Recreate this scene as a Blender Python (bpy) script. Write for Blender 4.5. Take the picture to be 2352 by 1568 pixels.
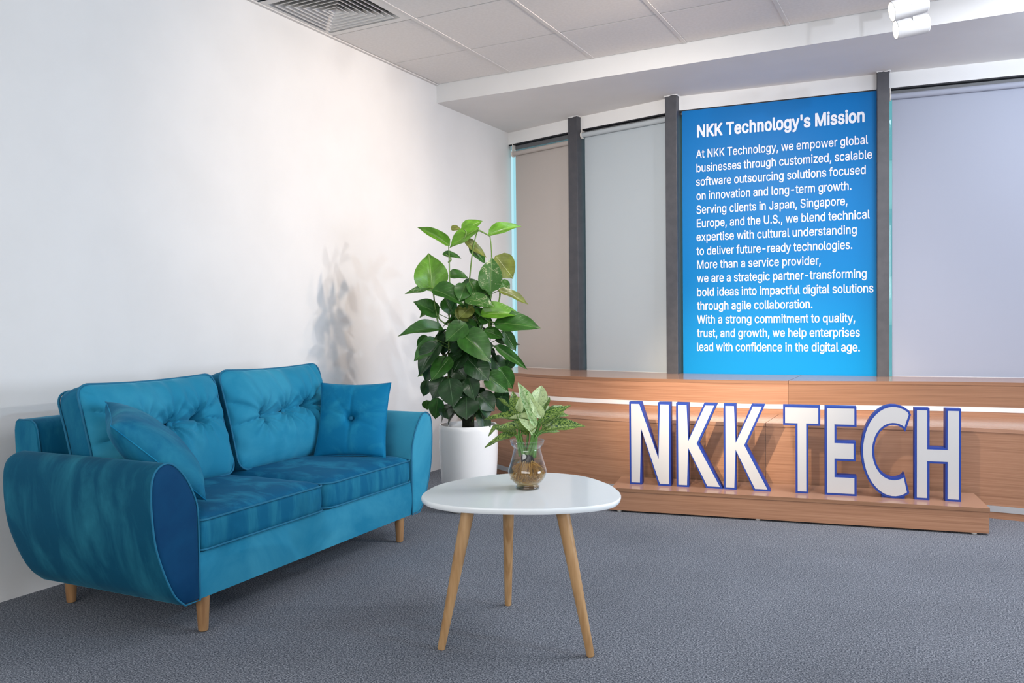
import bpy, bmesh, math, random
from mathutils import Vector, Matrix, noise as mnoise
from mathutils.geometry import tessellate_polygon
PI = math.pi
SC = bpy.context.scene
COL = SC.collection
for o in list(bpy.data.objects):
    bpy.data.objects.remove(o)

# ------------------------------------------------------------------ camera
FPX = 1900.2
CAMLOC = Vector((3.1834, 0.0, 1.05))
CR = Matrix(((0.88611003, -0.00170734, 0.46347179),
             (0.46333877, 0.02750200, -0.88575438),
             (-0.01123412, 0.99962029, 0.02516087)))
cd = bpy.data.cameras.new('camera')
cam = bpy.data.objects.new('camera', cd)
COL.objects.link(cam)
cd.sensor_width = 36.0
cd.lens = 36.0 * FPX / 2352.0
cd.clip_start = 0.05
cam.matrix_world = Matrix.Translation(CAMLOC) @ CR.to_4x4()
SC.camera = cam

# ------------------------------------------------------------------ light, exposure
SC.view_settings.view_transform = 'Standard'
SC.view_settings.look = 'None'
SC.view_settings.gamma = 1.0
SC.view_settings.exposure = 0.3
SC.view_settings.use_curve_mapping = False
W = bpy.data.worlds.new('sky'); SC.world = W; W.use_nodes = True
W.node_tree.nodes['Background'].inputs[0].default_value = (0.42, 0.68, 0.76, 1)
W.node_tree.nodes['Background'].inputs[1].default_value = 1.0

def area(name, loc, target, sx, sy, power, col):
    l = bpy.data.lights.new(name, 'AREA'); l.shape = 'RECTANGLE'; l.size = sx; l.size_y = sy
    l.energy = power; l.color = col
    o = bpy.data.objects.new(name, l); COL.objects.link(o); o.location = loc
    o.rotation_euler = (Vector(target) - Vector(loc)).to_track_quat('-Z', 'Y').to_euler()
    return o
def spot(name, loc, target, size, blend, power, col, r=0.035):
    l = bpy.data.lights.new(name, 'SPOT'); l.spot_size = math.radians(size); l.spot_blend = blend
    l.energy = power; l.color = col; l.shadow_soft_size = r
    o = bpy.data.objects.new(name, l); COL.objects.link(o); o.location = loc
    o.rotation_euler = (Vector(target) - Vector(loc)).to_track_quat('-Z', 'Y').to_euler()
    return o
# added fill areas, unseen: from the right, from behind and overhead
area('side_fill', (8.35, 3.9, 1.1), (0, 3.9, 1.2), 2.4, 1.3, 105, (0.78, 0.86, 1.0))
area('rear_fill', (3.8, -3.1, 1.95), (3.8, 5, 1.75), 6.0, 1.2, 122, (0.93, 0.92, 0.91))
area('overhead_fill', (3.8, 4.0, 2.69), (3.8, 4.0, 0), 1.2, 1.0, 46, (0.90, 0.93, 1.0))
# track heads, with a few unseen spots added as fill
spot('track_or_fill_beam', (2.93, 4.375, 2.500), (0, 3.80, 1.98), 52, 1.0, 112, (1.0, 0.77, 0.57))
spot('track_or_fill_beam', (2.93, 4.66, 2.500), (0, 4.3, 1.60), 75, 1.0, 30, (1.0, 0.72, 0.55))
spot('track_or_fill_beam', (6.6, 4.80, 2.30), (0, 3.0, 1.0), 50, 0.9, 185, (1.0, 0.97, 0.95), 0.06)
spot('track_or_fill_beam', (5.4, 2.60, 2.45), (0, 3.0, 0.9), 70, 0.9, 88, (0.56, 0.80, 1.0), 0.05)  # added bluish fill on the left wall, unseen
spot('track_or_fill_beam', (1.57, 1.12, 2.55), (2.05, 5.05, 0.64), 25, 1.0, 640, (1.0, 0.80, 0.56))
spot('track_or_fill_beam', (2.30, 1.50, 2.55), (2.5, 4.9, 0.5), 40, 1.0, 150, (1.0, 0.86, 0.70))
spot('track_or_fill_beam', (2.24, 2.60, 2.55), (1.3, 5.8, 0.95), 74, 1.0, 190, (1.0, 0.93, 0.87))  # added wide fill to brighten the left blinds
spot('track_or_fill_beam', (4.6, 2.40, 2.55), (2.9, 5.8, 1.5), 80, 1.0, 70, (0.84, 0.89, 1.0))  # added cool fill to brighten the right blinds, unseen
spot('track_or_fill_beam', (4.1, 4.15, 2.35), (4.2, 4.97, 2.66), 110, 1.0, 52, (0.76, 0.86, 1.0))

# ------------------------------------------------------------------ geometry from the photograph: rays into the room
def ray(p):
    return (CR @ Vector((p[0]-1176.0, -(p[1]-784.0), -FPX))).normalized()
def on_z(p, z):
    r = ray(p); return CAMLOC + r*((z-CAMLOC.z)/r.z)
def on_line(p, a, b):
    r = ray(p); n = Vector((b[1]-a[1], -(b[0]-a[0])))
    t = n.dot(Vector(a)-CAMLOC.xy)/n.dot(r.xy); return CAMLOC + r*t
def at(p, d):
    return CAMLOC + (CR @ Vector((p[0]-1176.0, -(p[1]-784.0), -FPX)))*(d/FPX)

# ------------------------------------------------------------------ materials
def new_mat(name, col, rough=0.5, spec=0.5, metal=0.0):
    m = bpy.data.materials.new(name); m.use_nodes = True
    b = m.node_tree.nodes['Principled BSDF']
    b.inputs['Base Color'].default_value = (*col, 1); b.inputs['Roughness'].default_value = rough
    b.inputs['Specular IOR Level'].default_value = spec; b.inputs['Metallic'].default_value = metal
    return m, m.node_tree, b
def N(nt, t, **kw):
    n = nt.nodes.new(t)
    for k, v in kw.items():
        if k.startswith('i_'):
            key = k[2:]
            n.inputs[int(key) if key.isdigit() else key.replace('_', ' ')].default_value = v
        else: setattr(n, k, v)
    return n
def ramp(nt, stops):
    r = nt.nodes.new('ShaderNodeValToRGB'); e = r.color_ramp.elements
    while len(e) < len(stops): e.new(0.5)
    for k, (p, c) in enumerate(stops):
        e[k].position = p; e[k].color = (*c, 1)
    return r
def coords(nt, kind='Object', scale=(1, 1, 1)):
    t = nt.nodes.new('ShaderNodeTexCoord'); m = nt.nodes.new('ShaderNodeMapping')
    m.inputs['Scale'].default_value = scale
    nt.links.new(t.outputs[kind], m.inputs[0]); return m.outputs[0]
def bump(nt, b, src, strength=0.2, dist=0.002):
    n = nt.nodes.new('ShaderNodeBump'); n.inputs['Strength'].default_value = strength
    n.inputs['Distance'].default_value = dist
    nt.links.new(src, n.inputs['Height']); nt.links.new(n.outputs[0], b.inputs['Normal'])
def noise_mat(name, c0, c1, scale, rough=0.6, det=4, sc=(1, 1, 1), bs=0.1, bd=0.001, lo=0.35, hi=0.65, kind='Object', spec=0.5):
    m, nt, b = new_mat(name, c0, rough, spec)
    n = N(nt, 'ShaderNodeTexNoise', i_Scale=scale, i_Detail=det)
    nt.links.new(coords(nt, kind, sc), n.inputs[0])
    r = ramp(nt, [(lo, c0), (hi, c1)]); nt.links.new(n.outputs[0], r.inputs[0])
    nt.links.new(r.outputs[0], b.inputs['Base Color'])
    if bs: bump(nt, b, n.outputs[0], bs, bd)
    return m
M = {}
M['wall'] = noise_mat('wall_paint', (0.80, 0.795, 0.785), (0.83, 0.825, 0.815), 3, 0.75, bs=0.05, spec=0.25)
M['tile'] = noise_mat('ceiling_tile', (0.79, 0.77, 0.75), (0.83, 0.81, 0.79), 60, 0.9, spec=0.1)
M['grid'] = new_mat('grid_metal', (0.74, 0.72, 0.70), 0.7)[0]
M['black'] = new_mat('dark_gap', (0.006, 0.007, 0.012), 0.6)[0]
M['vent'] = new_mat('vent_enamel', (0.74, 0.73, 0.71), 0.4)[0]
M['mullion'] = noise_mat('mullion_paint', (0.055, 0.056, 0.066), (0.07, 0.07, 0.08), 20, 0.45)
M['frame'] = new_mat('frame_metal', (0.13, 0.135, 0.145), 0.4)[0]
M['white_plastic'] = new_mat('white_plastic', (0.78, 0.74, 0.69), 0.35)[0]
M['white_strip'] = new_mat('white_strip', (0.82, 0.80, 0.78), 0.3)[0]
M['steel_strip'] = new_mat('steel_strip', (0.72, 0.72, 0.72), 0.25, metal=0.6)[0]
M['piping'] = new_mat('piping_velvet', (0.006, 0.15, 0.27), 0.8)[0]
M['letter_white'] = new_mat('letter_acrylic', (0.55, 0.55, 0.555), 0.5, 0.3)[0]
M['letter_blue'] = new_mat('letter_blue', (0.006, 0.042, 0.30), 0.5)[0]
M['print_white'] = new_mat('print_white', (0.80, 0.83, 0.88), 0.5)[0]
M['pot'] = noise_mat('pot_glaze', (0.90, 0.87, 0.84), (0.93, 0.90, 0.87), 5, 0.25, bs=0.03)
M['soil'] = noise_mat('soil', (0.01, 0.008, 0.006), (0.04, 0.03, 0.02), 60, 0.95, bs=0.8, bd=0.01)
M['table_top'] = new_mat('table_lacquer', (0.91, 0.95, 0.965), 0.10)[0]
M['stem'] = new_mat('stem_green', (0.10, 0.19, 0.03), 0.5)[0]
M['stem_pale'] = new_mat('stem_pale', (0.12, 0.27, 0.05), 0.45)[0]
M['moss'] = noise_mat('moss_pole', (0.006, 0.010, 0.004), (0.03, 0.035, 0.015), 50, 0.95, bs=0.8, bd=0.01)
M['root'] = noise_mat('root', (0.42, 0.27, 0.07), (0.70, 0.50, 0.18), 40, 0.5)
M['crown'] = new_mat('root_crown', (0.02, 0.015, 0.02), 0.7)[0]
M['spot_white'] = new_mat('spot_enamel', (0.55, 0.55, 0.55), 0.5)[0]
M['rubber'] = new_mat('rubber', (0.03, 0.03, 0.03), 0.7)[0]

def carpet():
    m, nt, b = new_mat('carpet', (0.17, 0.18, 0.21), 0.95, 0.1)
    c = coords(nt)
    a = N(nt, 'ShaderNodeTexNoise', i_Scale=190.0, i_Detail=3.0, i_Roughness=0.8)
    v = N(nt, 'ShaderNodeTexVoronoi', i_Scale=210.0)
    g = N(nt, 'ShaderNodeTexNoise', i_Scale=2.2, i_Detail=3.0)
    for n in (a, v, g): nt.links.new(c, n.inputs['Vector'])
    r = ramp(nt, [(0.36, (0.030, 0.037, 0.055)), (0.5, (0.17, 0.185, 0.215)), (0.64, (0.46, 0.475, 0.51))])
    nt.links.new(a.outputs[0], r.inputs[0])
    r2 = ramp(nt, [(0.3, (0.86, 0.86, 0.86)), (0.7, (1.0, 1.0, 1.0))]); nt.links.new(g.outputs[0], r2.inputs[0])
    mx = N(nt, 'ShaderNodeMix', data_type='RGBA', blend_type='MULTIPLY'); mx.inputs[0].default_value = 1
    nt.links.new(r.outputs[0], mx.inputs[6]); nt.links.new(r2.outputs[0], mx.inputs[7])
    nt.links.new(mx.outputs[2], b.inputs['Base Color'])
    ad = N(nt, 'ShaderNodeMath', operation='ADD'); nt.links.new(a.outputs[0], ad.inputs[0]); nt.links.new(v.outputs[0], ad.inputs[1])
    bump(nt, b, a.outputs[0], 0.25, 0.003)
    return m
M['carpet'] = carpet()

def laminate(name, dark, mid, light, rough=0.32):
    # fine horizontal grain, running along U (metres)
    m, nt, b = new_mat(name, mid, rough, 0.4)
    c = coords(nt, 'UV', (1.0, 1, 1))
    mp = N(nt, 'ShaderNodeMapping'); mp.inputs['Scale'].default_value = (3.0, 230, 1); nt.links.new(c, mp.inputs[0])
    mp2 = N(nt, 'ShaderNodeMapping'); mp2.inputs['Scale'].default_value = (1.1, 70, 1); nt.links.new(c, mp2.inputs[0])
    n1 = N(nt, 'ShaderNodeTexNoise', i_Scale=1.0, i_Detail=3.0, i_Distortion=0.3); nt.links.new(mp.outputs[0], n1.inputs[0])
    n2 = N(nt, 'ShaderNodeTexNoise', i_Scale=1.0, i_Detail=2.0, i_Distortion=0.8); nt.links.new(mp2.outputs[0], n2.inputs[0])
    r1 = ramp(nt, [(0.25, dark), (0.5, mid), (0.75, light)])
    mx = N(nt, 'ShaderNodeMix', data_type='FLOAT'); mx.inputs[0].default_value = 0.5
    nt.links.new(n1.outputs[0], mx.inputs[2]); nt.links.new(n2.outputs[0], mx.inputs[3])
    nt.links.new(mx.outputs[0], r1.inputs[0]); nt.links.new(r1.outputs[0], b.inputs['Base Color'])
    bump(nt, b, n1.outputs[0], 0.08, 0.0006)
    return m
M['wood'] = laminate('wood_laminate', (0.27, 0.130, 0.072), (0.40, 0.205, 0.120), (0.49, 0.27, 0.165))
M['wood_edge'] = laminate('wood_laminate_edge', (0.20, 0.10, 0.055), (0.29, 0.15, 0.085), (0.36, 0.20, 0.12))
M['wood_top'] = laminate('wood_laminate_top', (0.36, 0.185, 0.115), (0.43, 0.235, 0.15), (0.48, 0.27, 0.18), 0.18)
def leg_wood(name, a, b_, sc=22):
    m, nt, b = new_mat(name, a, 0.45)
    c = coords(nt, 'Object', (sc, sc, 1.6))
    n = N(nt, 'ShaderNodeTexNoise', i_Scale=2.4, i_Detail=4.0, i_Distortion=0.6); nt.links.new(c, n.inputs[0])
    r = ramp(nt, [(0.35, a), (0.65, b_)]); nt.links.new(n.outputs[0], r.inputs[0]); nt.links.new(r.outputs[0], b.inputs[0])
    bump(nt, b, n.outputs[0], 0.1, 0.0005); return m
M['leg_wood'] = leg_wood('table_leg_oak', (0.40, 0.22, 0.09), (0.56, 0.34, 0.16))
M['sofa_leg'] = leg_wood('sofa_leg_ash', (0.26, 0.13, 0.055), (0.44, 0.25, 0.11), 14)

def velvet(name, dark, light, sc=(1, 1, 1), scale=7.0, sheen=0.35, lo=0.42, hi=0.72):
    m, nt, b = new_mat(name, dark, 0.75, 0.15)
    c = coords(nt, 'Object', sc)
    n = N(nt, 'ShaderNodeTexNoise', i_Scale=scale, i_Detail=6.0, i_Roughness=0.6, i_Distortion=0.5); nt.links.new(c, n.inputs[0])
    r = ramp(nt, [(lo, dark), (hi, light)]); nt.links.new(n.outputs[0], r.inputs[0])
    nt.links.new(r.outputs[0], b.inputs['Base Color'])
    f = N(nt, 'ShaderNodeTexNoise', i_Scale=420.0, i_Detail=2.0); nt.links.new(coords(nt), f.inputs[0])
    bump(nt, b, f.outputs[0], 0.15, 0.001)
    b.inputs['Sheen Weight'].default_value = sheen; b.inputs['Sheen Roughness'].default_value = 0.35
    b.inputs['Sheen Tint'].default_value = (0.25, 0.75, 1.0, 1)
    return m
M['velvet'] = velvet('velvet_lit', (0.012, 0.19, 0.325), (0.045, 0.285, 0.42), scale=3.5)  # lit and shaded copies of one velvet; light and shade sit in the colour
M['velvet_cushion_lit'] = velvet('velvet_cushion_lit', (0.018, 0.235, 0.385), (0.055, 0.34, 0.49), scale=3.0)  # brighter copy: light on back cushions and far arm put into the colour
M['velvet_seat_shaded'] = velvet('velvet_seat_shaded', (0.001, 0.10, 0.22), (0.020, 0.25, 0.40), (1.6, 1, 1), 6.0, 0.1, 0.48, 0.74)  # darker copy: shade of the seat top put into the colour
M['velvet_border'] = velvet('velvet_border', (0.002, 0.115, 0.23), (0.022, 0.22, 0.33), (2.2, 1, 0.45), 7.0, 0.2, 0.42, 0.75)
M['velvet_arm_shaded'] = velvet('velvet_arm_shaded', (0.001, 0.075, 0.145), (0.018, 0.175, 0.255), (1, 2.6, 0.9), 4.2, 0.15, 0.44, 0.76)  # darker copy: shade on the near arm put into the colour
M['velvet_panel_shaded'] = velvet('velvet_shaded', (0.001, 0.042, 0.12), (0.002, 0.062, 0.155), scale=4.0, sheen=0.08)  # darkest copy: shade on the near arm front put into the colour
M['velvet_pillow'] = velvet('velvet_pillow', (0.002, 0.17, 0.34), (0.020, 0.28, 0.44), scale=9.0, sheen=0.2, lo=0.45, hi=0.75)

def clear(name, tint, gl=1.0, ior=1.45):
    m = bpy.data.materials.new(name); m.use_nodes = True; nt = m.node_tree
    nt.nodes.remove(nt.nodes['Principled BSDF']); out = nt.nodes['Material Output']
    t = N(nt, 'ShaderNodeBsdfTransparent'); t.inputs[0].default_value = (*tint, 1)
    g = N(nt, 'ShaderNodeBsdfGlossy'); g.inputs['Roughness'].default_value = 0.02
    g.inputs[0].default_value = (gl, gl, gl, 1)
    f = N(nt, 'ShaderNodeFresnel')
    ge = N(nt, 'ShaderNodeNewGeometry'); mr = N(nt, 'ShaderNodeMapRange')    # same reflectance on either side of the thin wall
    mr.inputs['To Min'].default_value = ior; mr.inputs['To Max'].default_value = 1/ior
    nt.links.new(ge.outputs['Backfacing'], mr.inputs['Value']); nt.links.new(mr.outputs[0], f.inputs[0])
    mx = N(nt, 'ShaderNodeMixShader')
    nt.links.new(f.outputs[0], mx.inputs[0]); nt.links.new(t.outputs[0], mx.inputs[1]); nt.links.new(g.outputs[0], mx.inputs[2])
    nt.links.new(mx.outputs[0], out.inputs[0]); return m
M['glass'] = clear('clear_glass', (0.955, 0.97, 0.97))
M['pane_glass'] = clear('pane_glass', (0.86, 0.95, 0.96), 0.6)
M['water'] = clear('root_water', (0.83, 0.69, 0.47), 0.8, 1.2)

def blind(name, c, tr=0.25):
    m, nt, b = new_mat(name, c, 0.8, 0.2)
    n = N(nt, 'ShaderNodeTexNoise', i_Scale=700.0); nt.links.new(coords(nt), n.inputs[0]); bump(nt, b, n.outputs[0], 0.1, 0.0005)
    t = N(nt, 'ShaderNodeBsdfTranslucent'); t.inputs[0].default_value = (*c, 1); ms = N(nt, 'ShaderNodeMixShader'); ms.inputs[0].default_value = tr
    nt.links.new(b.outputs[0], ms.inputs[1]); nt.links.new(t.outputs[0], ms.inputs[2]); nt.links.new(ms.outputs[0], nt.nodes['Material Output'].inputs[0])
    return m
M['blind_beige'] = blind('blind_fabric_beige', (0.50, 0.455, 0.425), 0.06)
M['blind_grey'] = blind('blind_fabric_grey', (0.57, 0.625, 0.66), 0.2)
M['blind_lilac'] = blind('blind_fabric_lilac', (0.43, 0.455, 0.54), 0.15)
def poster_mat():
    m, nt, b = new_mat('poster_print', (0.0, 0.25, 0.66), 0.40, 0.14)
    c = coords(nt, 'UV'); s = N(nt, 'ShaderNodeSeparateXYZ'); nt.links.new(c, s.inputs[0])
    r = ramp(nt, [(0.0, (0.001, 0.245, 0.55)), (0.45, (0.001, 0.200, 0.52)), (1.0, (0.0005, 0.160, 0.47))])
    nt.links.new(s.outputs[1], r.inputs[0]); nt.links.new(r.outputs[0], b.inputs[0]); return m
M['poster'] = poster_mat()

def leaf_mat(name, base, vein, rough=0.3, patch=None):
    m, nt, b = new_mat(name, base, rough, 0.5)
    c = coords(nt, 'UV'); s = N(nt, 'ShaderNodeSeparateXYZ'); nt.links.new(c, s.inputs[0])
    # midrib: |v-.5| small ; side veins: wave on u - |v|
    sb = N(nt, 'ShaderNodeMath', operation='SUBTRACT'); sb.inputs[1].default_value = 0.5; nt.links.new(s.outputs[1], sb.inputs[0])
    ab = N(nt, 'ShaderNodeMath', operation='ABSOLUTE'); nt.links.new(sb.outputs[0], ab.inputs[0])
    sub = N(nt, 'ShaderNodeMath', operation='MULTIPLY_ADD'); sub.inputs[1].default_value = -0.75
    nt.links.new(ab.outputs[0], sub.inputs[0]); nt.links.new(s.outputs[0], sub.inputs[2])
    w = N(nt, 'ShaderNodeMath', operation='MULTIPLY'); w.inputs[1].default_value = 50.0; nt.links.new(sub.outputs[0], w.inputs[0])
    sn = N(nt, 'ShaderNodeMath', operation='SINE'); nt.links.new(w.outputs[0], sn.inputs[0])
    mid = ramp(nt, [(0.0, (1, 1, 1)), (0.02, (0, 0, 0))]); nt.links.new(ab.outputs[0], mid.inputs[0])
    sv = ramp(nt, [(0.86, (0, 0, 0)), (1.0, (0.10, 0.10, 0.10))]); nt.links.new(sn.outputs[0], sv.inputs[0])
    mxx = N(nt, 'ShaderNodeMath', operation='MAXIMUM'); nt.links.new(mid.outputs[0], mxx.inputs[0]); nt.links.new(sv.outputs[0], mxx.inputs[1])
    col = N(nt, 'ShaderNodeMix', data_type='RGBA'); nt.links.new(mxx.outputs[0], col.inputs[0])
    oi = N(nt, 'ShaderNodeObjectInfo')
    n = N(nt, 'ShaderNodeTexNoise', i_Scale=3.0, i_Detail=3.0); nt.links.new(c, n.inputs[0])
    if patch:
        n.inputs['Scale'].default_value = patch[1]; n.inputs['Detail'].default_value = 5.0
        n.inputs['Distortion'].default_value = 1.5; n.inputs['Roughness'].default_value = 0.75
        mp = N(nt, 'ShaderNodeMapping'); mp.inputs['Scale'].default_value = (2.2, 1, 1); nt.links.new(c, mp.inputs[0]); nt.links.new(mp.outputs[0], n.inputs[0])
        # pale patches away from the margins
        ed = ramp(nt, [(0.28, (0.06, 0.06, 0.06)), (0.48, (-0.0, 0, 0))]); nt.links.new(ab.outputs[0], ed.inputs[0])
        add = N(nt, 'ShaderNodeMath', operation='ADD'); nt.links.new(n.outputs[0], add.inputs[0]); nt.links.new(ed.outputs[0], add.inputs[1])
        r = ramp(nt, [(patch[2], base), (patch[2]+0.04, patch[0])]); nt.links.new(add.outputs[0], r.inputs[0])
    else:
        d = tuple(x*0.72 for x in base); l = tuple(min(1, x*1.25) for x in base)
        r = ramp(nt, [(0.35, d), (0.65, l)]); nt.links.new(n.outputs[0], r.inputs[0])
    nt.links.new(r.outputs[0], col.inputs[6]); col.inputs[7].default_value = (*vein, 1)
    nt.links.new(col.outputs[2], b.inputs['Base Color'])
    bump(nt, b, mxx.outputs[0], 0.5, 0.003)
    b.inputs['Subsurface Weight'].default_value = 0.0
    # thin leaf: some light passes through
    tr = N(nt, 'ShaderNodeBsdfTranslucent'); nt.links.new(col.outputs[2], tr.inputs[0])
    ms = N(nt, 'ShaderNodeMixShader'); ms.inputs[0].default_value = 0.22
    out = nt.nodes['Material Output']
    nt.links.new(b.outputs[0], ms.inputs[1]); nt.links.new(tr.outputs[0], ms.inputs[2]); nt.links.new(ms.outputs[0], out.inputs[0])
    return m
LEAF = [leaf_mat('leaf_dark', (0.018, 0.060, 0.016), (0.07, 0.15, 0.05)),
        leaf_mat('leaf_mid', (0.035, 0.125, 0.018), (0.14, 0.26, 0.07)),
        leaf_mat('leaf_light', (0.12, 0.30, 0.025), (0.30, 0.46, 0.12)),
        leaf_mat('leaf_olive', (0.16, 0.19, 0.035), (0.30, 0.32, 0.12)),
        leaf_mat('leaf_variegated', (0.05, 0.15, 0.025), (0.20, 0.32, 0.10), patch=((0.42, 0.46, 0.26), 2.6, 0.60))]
AG = [leaf_mat('aglaonema_dark', (0.015, 0.085, 0.02), (0.10, 0.20, 0.08), patch=((0.36, 0.50, 0.12), 9, 0.53)),
      leaf_mat('aglaonema_pale', (0.03, 0.14, 0.03), (0.50, 0.62, 0.30), patch=((0.62, 0.74, 0.38), 9, 0.45)),
      leaf_mat('aglaonema_green', (0.10, 0.34, 0.04), (0.55, 0.70, 0.35), patch=((0.60, 0.75, 0.42), 8, 0.49))]

# ------------------------------------------------------------------ object helpers
def link(name, me, mat=None, parent=None):
    o = bpy.data.objects.new(name, me); COL.objects.link(o)
    if mat is not None and hasattr(me, 'materials') and not me.materials: me.materials.append(mat)
    if parent is not None: o.parent = parent
    return o
def obj(name, bm, mat=None, parent=None, smooth=False, sharp=None):
    bmesh.ops.recalc_face_normals(bm, faces=bm.faces)
    me = bpy.data.meshes.new(name); bm.to_mesh(me); bm.free()
    if smooth:
        me.polygons.foreach_set('use_smooth', [True]*len(me.polygons))
        if sharp: me.set_sharp_from_angle(angle=math.radians(sharp))
    return link(name, me, mat, parent)
def thing(name, label, cat, loc=(0, 0, 0), rz=0.0, group=None):
    o = bpy.data.objects.new(name, None); COL.objects.link(o); o.location = loc; o.rotation_euler = (0, 0, rz)
    o.empty_display_size = 0.1
    o['label'] = label; o['category'] = cat
    if group: o['group'] = group
    return o
def tag(o, label, cat, group=None):
    o['label'] = label; o['category'] = cat
    if group: o['group'] = group
    return o
def struct(o): o['kind'] = 'structure'; return o
def box(bm, x0, x1, y0, y1, z0, z1, mat=None, bev=0.0):
    m = Matrix.Translation(((x0+x1)/2, (y0+y1)/2, (z0+z1)/2)) @ Matrix.Diagonal((abs(x1-x0), abs(y1-y0), abs(z1-z0), 1))
    if mat is not None: m = mat @ m
    r = bmesh.ops.create_cube(bm, size=1, matrix=m)
    uv = bm.loops.layers.uv.verify()
    fs = set(f for v in r['verts'] for f in v.link_faces)
    inv = (mat.inverted() if mat is not None else Matrix())
    for f in fs:
        n = (inv.to_3x3() @ f.normal)
        for l in f.loops:
            p = inv @ l.vert.co
            if abs(n.z) > 0.7: l[uv].uv = (p.x, p.y)
            elif abs(n.y) > 0.7: l[uv].uv = (p.x, p.z)
            else: l[uv].uv = (p.y, p.z)
    if bev:
        es = list(set(e for v in r['verts'] for e in v.link_edges))
        bmesh.ops.bevel(bm, geom=es, offset=bev, segments=2, affect='EDGES', profile=0.5)
    return r
def lathe(bm, prof, seg=48, mat=Matrix(), close=False):
    rings = []
    for r, z in prof:
        if r < 1e-5: rings.append([bm.verts.new(mat @ Vector((0, 0, z)))])
        else: rings.append([bm.verts.new(mat @ Vector((r*math.cos(2*PI*k/seg), r*math.sin(2*PI*k/seg), z))) for k in range(seg)])
    pairs = list(zip(rings[:-1], rings[1:]))
    if close: pairs.append((rings[-1], rings[0]))
    for A_, B_ in pairs:
        for k in range(seg):
            k2 = (k+1) % seg
            if len(A_) == 1 and len(B_) == 1: continue
            if len(A_) == 1: bm.faces.new((A_[0], B_[k], B_[k2]))
            elif len(B_) == 1: bm.faces.new((A_[k], A_[k2], B_[0]))
            else: bm.faces.new((A_[k], A_[k2], B_[k2], B_[k]))
def tube(bm, pts, rad, seg=8, closed=False, cap=True):
    pts = [Vector(p) for p in pts]; n = len(pts)
    rads = rad if isinstance(rad, (list, tuple)) else [rad]*n
    rings = []; up = None
    for i in range(n):
        if closed: t = pts[(i+1) % n]-pts[i-1]
        else: t = pts[min(i+1, n-1)]-pts[max(i-1, 0)]
        if t.length < 1e-9: t = Vector((0, 0, 1))
        t.normalize()
        if up is None:
            up = Vector((0, 0, 1)) if abs(t.z) < 0.9 else Vector((1, 0, 0))
        up = (up - t*up.dot(t))
        if up.length < 1e-6: up = t.orthogonal()
        up.normalize(); s = t.cross(up)
        rings.append([bm.verts.new(pts[i] + (up*math.cos(2*PI*k/seg)+s*math.sin(2*PI*k/seg))*rads[i]) for k in range(seg)])
    m = n if closed else n-1
    for i in range(m):
        A_, B_ = rings[i], rings[(i+1) % n]
        for k in range(seg): bm.faces.new((A_[k], A_[(k+1) % seg], B_[(k+1) % seg], B_[k]))
    if cap and not closed:
        bm.faces.new(rings[0][::-1]); bm.faces.new(rings[-1])
def spline(pts, n=8, closed=False):
    pts = [Vector(p) for p in pts]; out = []; L = len(pts)
    rng = range(L) if closed else range(L-1)
    for i in rng:
        if closed: p0, p1, p2, p3 = pts[i-1], pts[i], pts[(i+1) % L], pts[(i+2) % L]
        else: p0, p1, p2, p3 = pts[max(i-1, 0)], pts[i], pts[i+1], pts[min(i+2, L-1)]
        for k in range(n):
            t = k/n
            out.append(0.5*((2*p1)+(p2-p0)*t+(2*p0-5*p1+4*p2-p3)*t*t+(3*p1-p0-3*p2+p3)*t**3))
    if not closed: out.append(pts[-1].copy())
    return out
def ngon_prism(bm, pts, f0, f1):
    # pts 2D polygon; f0/f1 map 2D -> 3D for the two caps
    a = [bm.verts.new(f0(p)) for p in pts]; b = [bm.verts.new(f1(p)) for p in pts]
    bm.faces.new(a); bm.faces.new(b[::-1]); n = len(pts)
    for i in range(n): bm.faces.new((a[i], b[i], b[(i+1) % n], a[(i+1) % n]))
def inset_poly(pts, d):
    n = len(pts); ar = sum(pts[i][0]*pts[(i+1) % n][1]-pts[(i+1) % n][0]*pts[i][1] for i in range(n))
    s = 1 if ar > 0 else -1; out = []
    for i in range(n):
        p0, p1, p2 = Vector(pts[i-1]), Vector(pts[i]), Vector(pts[(i+1) % n])
        e1 = (p1-p0).normalized(); e2 = (p2-p1).normalized()
        n1 = Vector((-e1.y, e1.x))*s; n2 = Vector((-e2.y, e2.x))*s
        b = (n1+n2); k = max(0.3, 1+n1.dot(n2)); out.append(tuple(p1+b*(d/k)))
    return out

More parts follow.
